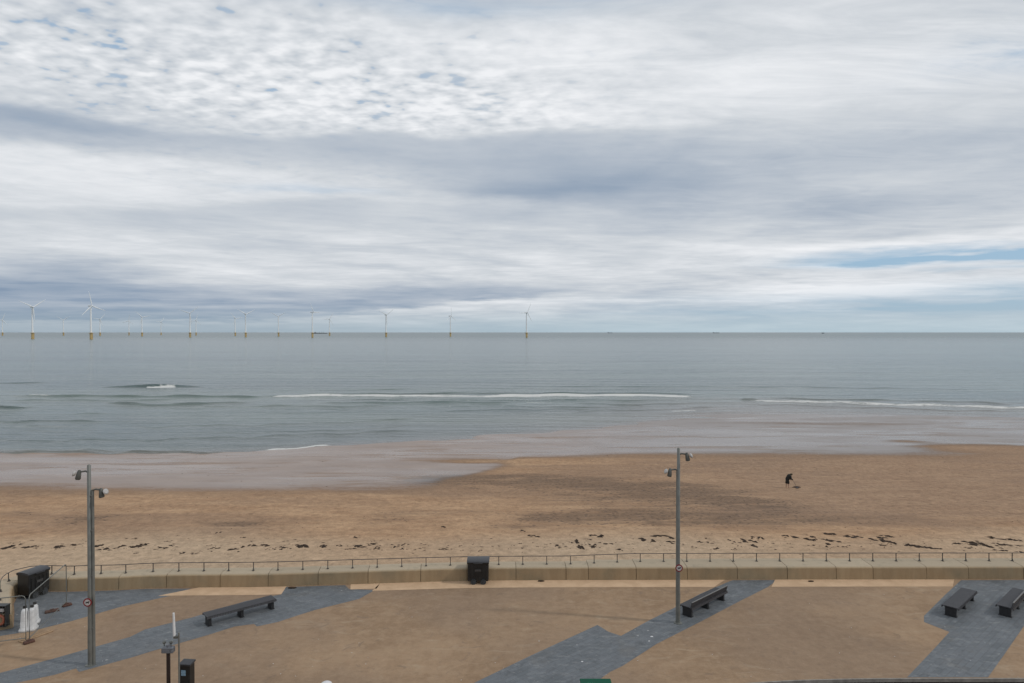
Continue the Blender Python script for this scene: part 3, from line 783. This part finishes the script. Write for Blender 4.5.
tag(bin2, 'large black wheeled bin in the left corner behind the mesh fence', 'bin', 'black wheeled bins by the sea wall')

# ------------------------------------------------------------------ lamp posts
def lamp(r, z, side, x0):
    a = MB()
    a.tube([(x0, 0, z), (x0 + side * 0.14, 0, z + 0.05), (x0 + side * 0.40, -0.03, z + 0.02)], 0.035, 10)
    hd_ = MB()
    hd_.tube([(x0 + side * 0.36, -0.03, z + 0.10), (x0 + side * 0.37, -0.03, z + 0.02), (x0 + side * 0.41, -0.06, z - 0.24), (x0 + side * 0.415, -0.06, z - 0.27)], [0.045, 0.075, 0.105, 0.085], 16)
    o = hd_.build('lamp_head', M['galv_dark'], r)
    a.build('lamp_arm', M['galv_dark'], o)
    g = MB()
    n = Vector((side * 0.75, -0.3, 0.35)).normalized()
    c = Vector((x0 + side * 0.55, -0.05, z - 0.04))
    g.tube([c - n * 0.05, c, c + n * 0.035, c + n * 0.06], [0.06, 0.11, 0.12, 0.07], 18)
    g.build('reflector', M['glass'], o)
def lamp_post(px, py, lab, first, second, second_dx):
    p = ground(px, py)
    r = empty('lamp_post', (p.x, p.y, 0))
    b = MB(); b.tube([(0, 0, 0), (0, 0, 0.03)], 0.19, 20); b.tube([(0, 0, 0), (0, 0, 1.4)], 0.098, 20); b.tube([(0, 0, 1.38), (0, 0, 8.0), (0, 0, 8.04)], [0.088, 0.068, 0.03], 20)
    b.build('pole', M['galv'], r)
    t = MB(); t.tube([(second_dx[0], second_dx[1], 0.02), (second_dx[0], second_dx[1], 7.02)], [0.058, 0.055], 16)
    for z in (1.5, 3.6, 5.4, 6.8): t.box((second_dx[0] / 2, second_dx[1] / 2, z), (0.16, 0.12, 0.05), bev=0.01)
    t.build('side_tube', M['galv'], r)
    lamp(r, 7.72, first, 0.0); lamp(r, 7.0, second, second_dx[0])
    pl = MB(); pl.tube([(0, -0.16, 2.58), (0, -0.172, 2.58)], 0.17, 28)
    s_ = pl.build('sign_plate', M['red'], r)
    wd = MB(); wd.tube([(0, -0.174, 2.58), (0, -0.178, 2.58)], 0.118, 28); wd.build('sign_face', M['signwhite'], s_)
    dg = MB()                                              # small four legged silhouette
    dg.box((0.0, -0.181, 2.585), (0.115, 0.005, 0.05)); dg.box((0.06, -0.181, 2.61), (0.05, 0.005, 0.04))
    dg.box((-0.05, -0.181, 2.55), (0.018, 0.005, 0.05)); dg.box((0.042, -0.181, 2.55), (0.018, 0.005, 0.05)); dg.box((-0.068, -0.181, 2.605), (0.03, 0.005, 0.014))
    dg.build('symbol', M['black'], s_)
    bk = MB(); bk.box((0, -0.12, 2.58), (0.05, 0.08, 0.12)); bk.build('sign_bracket', M['galv_dark'], s_)
    tag(r, lab, 'lamp post', 'tall steel lamp posts on the promenade')
lamp_post(90.6, 665, 'tall grey steel lamp post with a side tube and round red sign, at the left', -1, 1, (0.125, 0.02))
lamp_post(678.0, 623, 'tall grey steel lamp post beside the low backed bench, right of centre', 1, -1, (-0.02, 0.13))

# ------------------------------------------------------------------ temporary mesh fence at the left
def fence_panel(p0, p1, lab, gate=False):
    r = empty('mesh_fence_panel', p0, math.atan2(p1.y - p0.y, p1.x - p0.x)); L = (p1 - p0).length
    f = MB()
    f.tube([(0, 0, 0.08), (0, 0, 1.85), (0.05, 0, 1.96), (0.14, 0, 2.0), (L - 0.14, 0, 2.0), (L - 0.05, 0, 1.96), (L, 0, 1.85), (L, 0, 0.08)], 0.021, 8)
    f.tube([(0, 0, 0.16), (L, 0, 0.16)], 0.019, 8)
    f.build('frame', M['galv'], r)
    m = MB()
    for x in np.arange(0.1, L, 0.105): m.tube([(x, 0, 0.16), (x, 0, 1.99)], 0.0018, 4, False)
    for z in np.arange(0.35, 2, 0.27): m.tube([(0, 0, z), (L, 0, z)], 0.0018, 4, False)
    m.build('wire_mesh', M['galv'], r)
    tag(r, lab, 'fence panel', 'temporary mesh fence panels')
near = ground(29.5, 641.5); far = ground(66.5, 604.5); lft = ground(-55, 652)
fence_panel(near, far, 'mesh fence panel running from its rubber foot back towards the sea wall')
fence_panel(near + Vector((-0.14, -0.02, 0)), lft, 'mesh fence panel running off the left edge of the picture')
def foot(px, py, rz, lab, mat, L=0.42):
    p = ground(px, py); b = MB()
    b.box((0, 0, 0.055), (L, 0.22, 0.11), bev=0.03, taper=0.9); b.box((0, 0, 0.12), (0.16, 0.12, 0.05), bev=0.01)
    o = b.build('fence_foot', mat, None, (p.x, p.y, 0.005)); o.rotation_euler = (0, 0, R(rz)); tag(o, lab, 'fence foot', 'rubber fence feet')
foot(29, 643, 55, 'red brown rubber foot under the nearest fence corner', M['rust'])
foot(67, 606, 50, 'dark rubber foot under the far end of the mesh fence', M['rust'])
foot(52, 612, 40, 'loose rubber foot lying on the slate between the fence ends', M['rust'], 0.6)
pk = MB(); pk.box((0, 0, 0.02), (1.3, 0.10, 0.04), bev=0.008); pk.box((0, 0.16, 0.02), (1.3, 0.09, 0.035), bev=0.008)
p = ground(37, 637); o = pk.build('timber_batten', flat('pale_timber', (0.33, 0.22, 0.13), 0.8), None, (p.x, p.y, 0.006)); o.rotation_euler = (0, 0, R(62)); tag(o, 'pale timber battens on the ground beside the near fence foot', 'timber')

# white water filled barriers behind the fence
def barrier(px, py, hh, lab, rz):
    p = ground(px, py); r = empty('plastic_barrier', (p.x, p.y, 0), R(rz))
    b = MB()
    prof_ = [(0.0, 0.33), (0.10, 0.32), (0.16, 0.25), (0.62, 0.21), (0.86, 0.19), (0.96, 0.12), (1.0, 0.05)]
    rings = []
    for z, w2 in prof_:
        ring = []
        for k in range(20):
            t = 2 * math.pi * k / 20
            x = math.copysign(abs(math.cos(t)) ** 0.6, math.cos(t)) * (w2 * 0.62); y = math.copysign(abs(math.sin(t)) ** 0.6, math.sin(t)) * w2 * 0.8
            ring.append(b.bm.verts.new((x, y, z * hh)))
        rings.append(ring)
    for a, c in zip(rings, rings[1:]):
        for k in range(20):
            f = b.bm.faces.new((a[k], a[(k + 1) % 20], c[(k + 1) % 20], c[k])); f.smooth = True
    b.bm.faces.new(rings[0]); b.bm.faces.new(rings[-1])
    b.build('body', M['white'], r)
    c = MB(); c.tube([(0, 0, hh * 0.99), (0, 0, hh + 0.10)], [0.075, 0.065], 14); c.build('cap', M['black'], r)
    tag(r, lab, 'barrier', 'white plastic barriers behind the fence')
barrier(25.0, 630.5, 1.02, 'white plastic barrier with flared foot and black cap, nearest the left edge', 10)
barrier(32.3, 629.5, 1.02, 'white plastic barrier between its two neighbours behind the fence post', 10)
barrier(35.0, 622.5, 0.86, 'rearmost, smaller white plastic barrier, right of the fence post', 25)

# dark framed box at the wall end
r = empty('equipment_box', (-22.98, 30.38, 0.18))
b = MB(); W2 = 0.42
b.box((0, 0.14, 0.47), (0.84, 0.03, 0.9)); b.box((-0.41, 0, 0.47), (0.04, 0.30, 0.9)); b.box((0.41, 0, 0.47), (0.04, 0.30, 0.9)); b.box((0, 0, 0.92), (0.88, 0.34, 0.05), bev=0.01); b.box((0, 0, 0.03), (0.88, 0.34, 0.06), bev=0.01)
b.build('frame', M['black'], r)
tag(r, 'black open box standing at the end of the sea wall, cut by the left edge', 'box')
b = MB()
for k in range(24):
    pass
ringpts = [(0.20 * math.cos(t) + 0.10, -0.05, 0.27 + 0.20 * math.sin(t)) for t in np.linspace(0, 2 * math.pi, 25)]
b.tube(ringpts, 0.065, 10, False); o = b.build('lifebuoy', M['orange'], None, r.location.copy()); tag(o, 'faded orange ring inside the black box at the left edge', 'lifebuoy')
b = MB(); b.box((0, 0, 0.0), (0.34, 0.12, 0.16), bev=0.03); o = b.build('folded_cloth', M['signwhite'], None, r.location + Vector((0.12, 0.0, 0.70))); tag(o, 'pale bundle in the top of the black box at the left edge', 'bundle')

# ------------------------------------------------------------------ slim poles and ticket machine, lower left
p = ground(168.5, 683, 1.0)
def place(px, py, z):                                       # foot of something whose point at height z shows at this pixel
    q = ground(px, py, z); return (q.x, q.y, 0)
r = empty('sensor_post', place(168.3, 651.5, 2.2)); D0 = r.location.y
b = MB(); b.box((0, 0, 1.08), (0.10, 0.10, 2.16), bev=0.01); b.build('post', M['brown'], r)
b = MB(); b.box((0, 0, 2.27), (0.40, 0.22, 0.20), bev=0.03); b.tube([(0, 0, 2.36), (0, 0, 2.44)], 0.06, 12); b.build('sensor_box', M['boxgrey'], r)
for x in (-0.20, 0.04):
    b = MB(); b.ball((x, 0.12, 2.47), 0.06); b.tube([(x, 0.12, 2.3), (x, 0.12, 2.44)], 0.02, 8); b.build('sensor_knob', M['galv'], r)
tag(r, 'dark brown square post topped by a grey box, at the bottom left', 'post')
r = empty('antenna_mast', place(178.9, 637, 2.7))
b = MB(); b.tube([(0, 0, 0), (0, 0, 2.86)], [0.032, 0.026], 12); b.build('mast', M['galv'], r)
b = MB(); b.tube([(0.02, 0, 2.70), (-0.2, 0, 2.66)], 0.022, 8); b.box((-0.10, 0, 2.70), (0.16, 0.09, 0.09), bev=0.01); b.build('bracket', M['galv_dark'], r)
b = MB(); b.tube([(-0.16, 0, 2.66), (-0.165, 0, 3.0), (-0.18, 0, 3.54)], [0.045, 0.045, 0.035], 14); b.build('white_tube', M['white'], r)
tag(r, 'slim grey mast carrying an upright white tube', 'mast')
r = empty('ticket_machine', place(187, 662.5, 1.6), R(-6))
b = MB(); b.box((0, 0, 0.78), (0.40, 0.30, 1.56), bev=0.02); b.build('body', M['black'], r)
b = MB(); b.box((0, 0.0, 1.60), (0.45, 0.36, 0.07), Matrix.Rotation(R(6), 3, 'X'), bev=0.015); b.build('cap', M['lid'], r)
b = MB(); b.box((-0.045, -0.156, 1.30), (0.17, 0.01, 0.20), bev=0.004); b.build('display_panel', M['screen'], r)
tag(r, 'black ticket machine with a small pale blue panel, at the bottom left', 'ticket machine')
# green cabinet, only its top reaches into the picture
r = empty('green_cabinet', place(595, 678.3, 1.25)); r.location.y -= 0.35
b = MB(); b.box((0, 0, 0.6), (1.0, 0.62, 1.2), bev=0.03); b.build('body', M['green'], r)
b = MB(); b.box((0, 0, 1.225), (1.08, 0.68, 0.06), bev=0.028); b.build('lid', M['green'], r)
for x in (-0.27, -0.21, -0.13):
    b = MB(); b.box((x, -0.05, 1.258), (0.02, 0.10, 0.004)); b.build('pale_mark', M['signwhite'], r)
tag(r, 'dark green cabinet, only its rounded top showing at the bottom edge', 'cabinet')

b = MB(); b.tube([(0, 0, 0), (0, 0, 0.86), (0, 0, 0.94), (0, 0, 0.985), (0, 0, 1.0)], [0.21, 0.21, 0.19, 0.12, 0.03], 24)
o = b.build('bollard', M['white'], None, place(326.3, 682.0, 0.99)); tag(o, 'white bollard with a domed top just reaching in at the bottom edge', 'bollard')

# ------------------------------------------------------------------ person with a metal detector on the sand
def skin_body(name, verts, edges, radii, mat, parent, lv=2):
    me = bpy.data.meshes.new(name); me.from_pydata(verts, edges, []); o = bpy.data.objects.new(name, me); COL.objects.link(o)
    me.materials.append(mat)
    md = o.modifiers.new('skin', 'SKIN'); 
    for v, rr_ in zip(me.skin_vertices[0].data if me.skin_vertices else [], radii): v.radius = (rr_, rr_)
    if not me.skin_vertices: pass
    if me.skin_vertices: me.skin_vertices[0].data[0].use_root = True
    o.modifiers.new('sub', 'SUBSURF').levels = lv; o.modifiers['sub'].render_levels = lv
    md.use_smooth_shade = True
    o.parent = parent
    return o
pp_ = on_beach(787.3, 488)
pr = empty('person', pp_, 0)
VB = [(0, 0, 0.86), (0.05, 0, 1.00), (0.17, 0, 1.18), (0.27, 0, 1.28), (0.32, 0, 1.31), (0.38, 0, 1.34), (0.44, 0, 1.32),      # pelvis..head
      (0.00, -0.10, 0.84), (0.08, -0.12, 0.47), (0.05, -0.13, 0.08), (0.19, -0.14, 0.03),
      (0.00, 0.10, 0.84), (-0.06, 0.12, 0.47), (-0.07, 0.13, 0.08), (0.07, 0.14, 0.03),
      (0.26, -0.19, 1.24), (0.30, -0.24, 0.96), (0.46, -0.16, 0.84), (0.54, -0.14, 0.80),
      (0.26, 0.19, 1.24), (0.32, 0.22, 0.98), (0.40, 0.16, 0.78), (0.45, 0.14, 0.70)]
EB = [(0, 1), (1, 2), (2, 3), (3, 4), (4, 5), (5, 6), (0, 7), (7, 8), (8, 9), (9, 10), (0, 11), (11, 12), (12, 13), (13, 14), (3, 15), (15, 16), (16, 17), (17, 18), (3, 19), (19, 20), (20, 21), (21, 22)]
RB = [0.12, 0.11, 0.12, 0.10, 0.06, 0.09, 0.085, 0.09, 0.06, 0.04, 0.035, 0.09, 0.06, 0.04, 0.035, 0.06, 0.042, 0.034, 0.03, 0.06, 0.042, 0.034, 0.03]
body = skin_body('body', VB, EB, RB, M['skin'], pr)
b = MB(); b.tube([(-0.04, 0, 0.78), (0.0, 0, 0.86), (0.05, 0, 1.00), (0.17, 0, 1.18), (0.27, 0, 1.28), (0.32, 0, 1.315)], [0.17, 0.20, 0.20, 0.22, 0.20, 0.09], 16)
for sh, el_, ha in (((0.26, -0.19, 1.24), (0.30, -0.24, 0.96), (0.45, -0.17, 0.85)), ((0.26, 0.19, 1.24), (0.32, 0.22, 0.98), (0.39, 0.17, 0.82))):
    b.tube([(0.22, 0, 1.25), sh, el_, ha], [0.10, 0.095, 0.07, 0.055], 12)
b.build('jacket', M['jacket'], pr)
b = MB(); b.tube([(0, 0, 0.90), (0, -0.06, 0.80), (0.075, -0.12, 0.46)], [0.18, 0.15, 0.11], 14); b.tube([(0, 0, 0.90), (0, 0.06, 0.80), (-0.055, 0.12, 0.46)], [0.18, 0.15, 0.11], 14)
b.build('shorts', M['jacket'], pr)
b = MB(); b.ball((0.39, 0, 1.385), 0.125, (1.15, 0.95, 0.8)); b.build('hair', M['hair'], pr)
tag(pr, 'person in a dark jacket and shorts bending forward on the sand', 'person')
md_ = empty('metal_detector', pp_ + Vector((0.54, -0.14, 0.0)))
b = MB(); b.tube([(-0.22, 0, 0.98), (0.0, 0, 0.80), (0.36, 0, 0.09)], [0.018, 0.018, 0.014], 8); b.build('shaft', M['galv_dark'], md_)
b = MB(); b.tube([(0.40, 0, 0.03), (0.40, 0, 0.065)], 0.15, 18); b.build('coil', M['black'], md_)
b = MB(); b.box((-0.1, 0, 0.93), (0.16, 0.09, 0.07), Matrix.Rotation(R(40), 3, 'Y'), bev=0.01); b.build('control_box', M['lid'], md_)
tag(md_, 'thin metal detector held low by the person on the sand', 'metal detector')
pw = on_beach(796.5, 487.6); b = MB()
b.tube([(-0.42, 0, 0.03), (-0.2, 0.03, 0.06), (0.05, -0.02, 0.07), (0.3, 0.02, 0.06), (0.42, 0, 0.03)], [0.03, 0.07, 0.085, 0.06, 0.03], 10); b.tube([(-0.3, 0.1, 0.03), (0.2, 0.14, 0.05)], [0.03, 0.04], 8)
o = b.build('driftwood', M['darkwood'], None, pw); tag(o, 'low dark piece of driftwood lying in front of the bending person', 'driftwood')

# ------------------------------------------------------------------ seaweed along the tide line, and scattered stones
def kelp():
    b = bmesh.new()
    r_ = random.Random(11)
    spots = []
    px = -40
    big = [(12, 546.5, 9, 3.2), (30, 547, 9, 1.6), (57, 547, 9, 1.8), (75, 545, 8, 1.4), (97, 546, 7, 1.8), (107, 549.5, 10, 1.6), (120, 547, 6, 1.8), (137, 546, 8, 2.2), (145, 544, 5, 1), (160, 548.5, 8, 1.4), (172, 545, 4, 1.5), (214, 548.5, 6, 1.6), (235, 549, 9, 1.6), (249, 546, 6, 2.2),
           (182, 553, 5, 1.3), (195, 553.5, 5, 1.1), (243, 537, 4, 1.4), (218, 533, 3.5, 1.6), (132, 538.5, 7, 1),
           (265, 546, 6, 2.2), (281, 548.5, 7, 2.0), (303, 546, 12, 2.4), (323, 547, 6, 2.4), (338, 546, 4, 1.5), (362, 546.5, 9, 1.6), (371, 544, 6, 2), (379, 548, 6, 1.6), (400, 545.5, 6, 2), (404, 549, 4, 1.2), (350, 549, 6, 1), (446, 549, 9, 1),
           (442, 527, 4, 1.4), (356, 538, 3.5, 1.4), (522, 530.5, 4, 1.5), (533, 536, 8, 1.6), (573, 542, 7, 2.8), (561, 546, 6, 1.6), (583, 547.5, 7, 2.6), (594, 546, 6, 2.4), (596, 536, 9, 2.0), (588, 539, 5, 1.2), (606, 543.5, 8, 1.3), (620, 550, 5, 1.6),
           (649, 540.5, 8, 2.4), (662, 536.5, 11, 2.0), (672, 542.5, 6, 1.8), (706, 542.5, 9, 1.4), (714, 548.5, 5, 1.3), (735, 541.7, 5, 1.5), (750, 541.5, 8, 2.2), (756, 538, 8, 1.8), (756, 546, 5, 2.0), (735, 550, 4, 1),
           (791, 537, 10, 1.8), (808, 536, 5, 1.8), (812, 539.5, 6, 2.4), (830, 540.5, 10, 1.8), (827, 545.5, 5, 2.6), (833, 534.5, 8, 2.4), (853, 536.5, 10, 2.0), (843, 547, 6, 1), (876, 539.5, 6, 2), (885, 537, 9, 2.4), (886, 541.5, 8, 2.6), (880, 545, 6, 1), (910, 545, 9, 2),
           (924, 547, 9, 1.6), (936, 548.5, 7, 1.2), (958, 543.5, 5, 1.6), (972, 542.5, 9, 1.8), (980, 545, 10, 2.2), (993, 546.5, 8, 2), (970, 548, 6, 1), (1001, 544, 8, 2.2), (1000, 538.5, 12, 2.0), (1012, 540, 9, 1.4), (1016, 546, 8, 1.2), (1000, 550.5, 8, 1.2), (1020, 552, 6, 1.2)]
    for x, y, a, c in big: spots.append((x, y, a, c))
    for _ in range(300):
        x = r_.uniform(-60, 1090)
        y = 547 + r_.gauss(0, 3.2) - (1.8 if x > 560 else 0)
        spots.append((x, y, r_.uniform(0.6, 3.2), r_.uniform(0.3, 0.9)))
    for _ in range(190):
        x = r_.uniform(-60, 1090); spots.append((x, r_.uniform(500, 556), r_.uniform(0.4, 1.3), r_.uniform(0.3, 0.7)))
    for _ in range(60):
        x = r_.uniform(-60, 1090); spots.append((x, r_.uniform(455, 500), r_.uniform(0.5, 1.3), r_.uniform(0.3, 0.6)))
    for x, y, a, c in spots:
        o = on_beach(x, y)
        k = o.y / F
        L = a * k * 1.1; Wd = max(0.05, c * k * 1.5)
        nb = max(1, int(a * 0.9))
        slant = r_.uniform(-0.3, 0.3) - (0.25 if x > 560 and a > 3 else 0)
        for j in range(nb):
            cx = o.x + r_.uniform(-1, 1) * L * 0.72; cy = o.y + (cx - o.x) * slant + r_.uniform(-1, 1) * Wd * 1.6
            rx = L / nb ** 0.5 * r_.uniform(0.4, 1.0); ry = Wd * r_.uniform(0.5, 1.2); hh_ = min(0.14, 0.35 * ry) * r_.uniform(0.5, 1.2)
            cz = float(terrain(cx, cy)); n = 9; ph = r_.uniform(0, 6)
            ring = []
            for q in range(n):
                t = 2 * math.pi * q / n; rr_ = 1 + 0.45 * math.sin(3 * t + ph) * r_.uniform(0.4, 1) + r_.uniform(-0.2, 0.2)
                ring.append(b.verts.new((cx + rx * rr_ * math.cos(t), cy + slant * rx * rr_ * math.cos(t) + ry * rr_ * math.sin(t), cz - 0.01)))
            top = b.verts.new((cx + rx * r_.uniform(-0.3, 0.3), cy, cz + hh_ + 0.01))
            for q in range(n): b.faces.new((ring[q], ring[(q + 1) % n], top))
    me = bpy.data.meshes.new('seaweed'); b.to_mesh(me); b.free(); me.materials.append(M['kelp'])
    o = bpy.data.objects.new('seaweed', me); COL.objects.link(o)
    tag(o, 'dark clumps of seaweed scattered along the tide line', 'seaweed', None, 'stuff')
kelp()
def litter():                                               # pale scraps and grit lying on the paving
    b = bmesh.new(); r_ = random.Random(5)
    pts = [(652, 636.5, 0.07), (649, 641, 0.05), (582, 661.5, 0.06), (539, 641, 0.04), (214, 572, 0)]
    for _ in range(60): pts.append((r_.uniform(-10, 1030), 588 + 92 * r_.random() ** 0.8, r_.uniform(0.010, 0.026)))
    for x, y, s in pts:
        if not s: continue
        o = ground(x, y, 0.008); n = 6
        ring = [b.verts.new((o.x + s * math.cos(q) * r_.uniform(0.6, 1.3), o.y + s * 0.8 * math.sin(q) * r_.uniform(0.6, 1.3), 0.008)) for q in np.linspace(0, 2 * math.pi, n, endpoint=False)]
        top = b.verts.new((o.x, o.y, 0.008 + s * 0.4))
        for q in range(n): b.faces.new((ring[q], ring[(q + 1) % n], top))
    me = bpy.data.meshes.new('litter'); b.to_mesh(me); b.free(); me.materials.append(M['white'])
    o = bpy.data.objects.new('litter', me); COL.objects.link(o)
    tag(o, 'small pale scraps scattered over the promenade paving', 'litter', None, 'stuff')
litter()
for x, y, s in ((541, 581.6, 0.2), (292, 588.4, 0.24), (811, 581.8, 0.18)):
    q = ground(x, y); b = MB(); b.ball((0, 0, 0.03), s * 0.55, (1.6, 0.6, 0.35)); b.ball((s * 0.5, 0.05, 0.02), s * 0.3, (1.5, 0.7, 0.4)); o = b.build('seaweed_clump', M['kelp'], None, (q.x, q.y, 0.006))
    tag(o, {541: 'dark seaweed clump on the pale strip right of the middle bin', 292: 'dark seaweed clump on the slate band by the wall at the left', 811: 'dark seaweed clump on the pale strip in the right half'}[x], 'seaweed', 'seaweed blown onto the promenade')

# ------------------------------------------------------------------ offshore wind turbines
def make_turbine():
    r = empty('wind_turbine')
    hub = 80.0 + 0.0
    b = MB(); b.tube([(0, 0, -3), (0, 0, 15)], 2.9, 20); b.tube([(0, 0, 14), (0, 0, 15.2)], 5.0, 20); b.tube([(0, 0, 16.2), (0, 0, 16.4)], 5.0, 20)
    b.box((3.4, -1, 7), (0.9, 0.9, 16)); b.build('foundation', M['yellow'], r)
    b = MB(); b.tube([(0, 0, 15), (0, 0, 79)], [2.35, 1.6], 20); b.build('tower', M['turb'], r)
    b = MB(); b.box((0, 2.2, 80.8), (3.8, 11, 4.0), bev=0.7); nac = b.build('nacelle', M['turb'], r)
    b = MB(); b.tube([(0, -3.2, 80.8), (0, -5.2, 80.8), (0, -6.6, 80.8)], [1.9, 1.8, 0.6], 16); b.build('hub', M['turb'], r)
    for k in range(3):
        m = MB(); L = 37
        st = [(0, 0.8, 0.8), (3, 0.9, 0.8), (8, 1.5, 0.45), (20, 1.0, 0.3), (32, 0.55, 0.16), (L, 0.15, 0.06)]
        rings = []
        for z, c, t in st:
            rings.append([m.bm.verts.new((c * math.cos(q) + (c - 0.9) * 0.4, t * math.sin(q), z)) for q in np.linspace(0, 2 * math.pi, 10, endpoint=False)])
        for a, c in zip(rings, rings[1:]):
            for q in range(10):
                f = m.bm.faces.new((a[q], a[(q + 1) % 10], c[(q + 1) % 10], c[q])); f.smooth = True
        m.bm.faces.new(rings[0]); m.bm.faces.new(rings[-1])
        m.build('blade', M['blade'], r, (0, -4.6, 80.8))
    return r
T = [(2.5, 320, 'wind turbine at the left edge, small, leftmost of all'), (32.5, 307.5, 'second wind turbine from the left, large with a stout yellow base'),
     (63.5, 320, 'small wind turbine between the two large ones at the left'), (91, 306.3, 'nearest and tallest wind turbine, above the left lamp post'),
     (100, 319.5, 'small pale wind turbine just right of the tallest one'), (129, 321, 'faint wind turbine just left of one with a yellow base, sixth from the left'),
     (142, 317.5, 'seventh wind turbine from the left, pale tower on a yellow base'), (161, 322, 'faintest small wind turbine, eighth from the left'),
     (190, 313.5, 'ninth wind turbine from the left, mid sized, paired with a faint one on its right'), (196, 320.5, 'faint small wind turbine just right of a mid sized one, tenth from the left'),
     (235.2, 318.8, 'faint small wind turbine just left of a taller one, eleventh from the left'), (245.6, 314.5, 'twelfth wind turbine from the left, taller of the close pair'),
     (278.5, 316.8, 'wind turbine standing alone with two blades raised in a V'), (312.4, 312.5, 'wind turbine at the left end of the long ship'),
     (329.5, 319.2, 'small wind turbine at the right end of the long ship'), (386, 315, 'sixteenth wind turbine from the left, alone right of the long ship'),
     (450.4, 316.3, 'second wind turbine from the right, with one blade pointing straight up'), (526.5, 312.8, 'rightmost wind turbine, with one blade leaning right')]
rot0 = [20, -65, 60, -12, 40, 10, 75, 33, 50, 15, 80, 62, 60, 90, 30, 55, 0, 26]
yaw = [35, 62, 20, 66, 50, 10, 40, 60, 20, 35, 45, 40, 8, 70, 30, 40, 60, 42]
base_t = make_turbine()
for i, (px, yh, lab) in enumerate(T):
    o = base_t if i == 0 else copy_tree(base_t)
    D_ = F * (80 - 16.9 + 3.6 - 3.6) / (332.3 - yh)
    o.location = ((px - CX) / F * D_, D_, SEA); o.rotation_euler = (0, 0, R(yaw[i]))
    bl = [c for c in o.children if c.name.startswith('blade')]
    for k, c in enumerate(bl): c.rotation_euler = (0, R(rot0[i] + 120 * k), 0)
    tag(o, lab, 'wind turbine', 'wind turbines standing in the sea')

# ------------------------------------------------------------------ ships on the horizon
def ship(px, D_, L, hgt, lab, masts, rz=0, bridge=0.35):
    r = empty('ship', ((px - CX) / F * D_, D_, SEA), R(rz))
    b = MB()
    out = [(-L / 2, -L * 0.06), (L * 0.38, -L * 0.07), (L / 2, 0), (L * 0.38, L * 0.07), (-L / 2, L * 0.06)]
    b.prism(out, -1, hgt); b.build('hull', M['hull'], r)
    b = MB(); b.box((-L * bridge, 0, hgt + hgt * 0.55), (L * 0.12, L * 0.08, hgt * 1.1), bev=0.3); b.box((-L * bridge, 0, hgt * 2.2), (L * 0.04, L * 0.04, hgt * 0.5)); b.build('bridge', M['ship_white'], r)
    for x in masts:
        b = MB(); b.tube([(x * L, 0, hgt), (x * L, 0, hgt * 3.0)], [hgt * 0.16, hgt * 0.08], 8); b.build('mast', M['hull'], r)
    tag(r, lab, 'ship', 'ships far out on the horizon')
ship(320.3, 8500, 180, 9, 'long low dark ship with small masts between two wind turbines', (-0.05, 0.1, 0.22))
ship(716, 14000, 140, 10, 'low ship on the horizon right of centre, middle of the three', (0.1, 0.3))
ship(610, 15000, 110, 10, 'tiny pale ship on the horizon right of the last turbine', (0.2,))
ship(823, 9000, 34, 9, 'smallest dark boat on the horizon at the right', (0.1,))
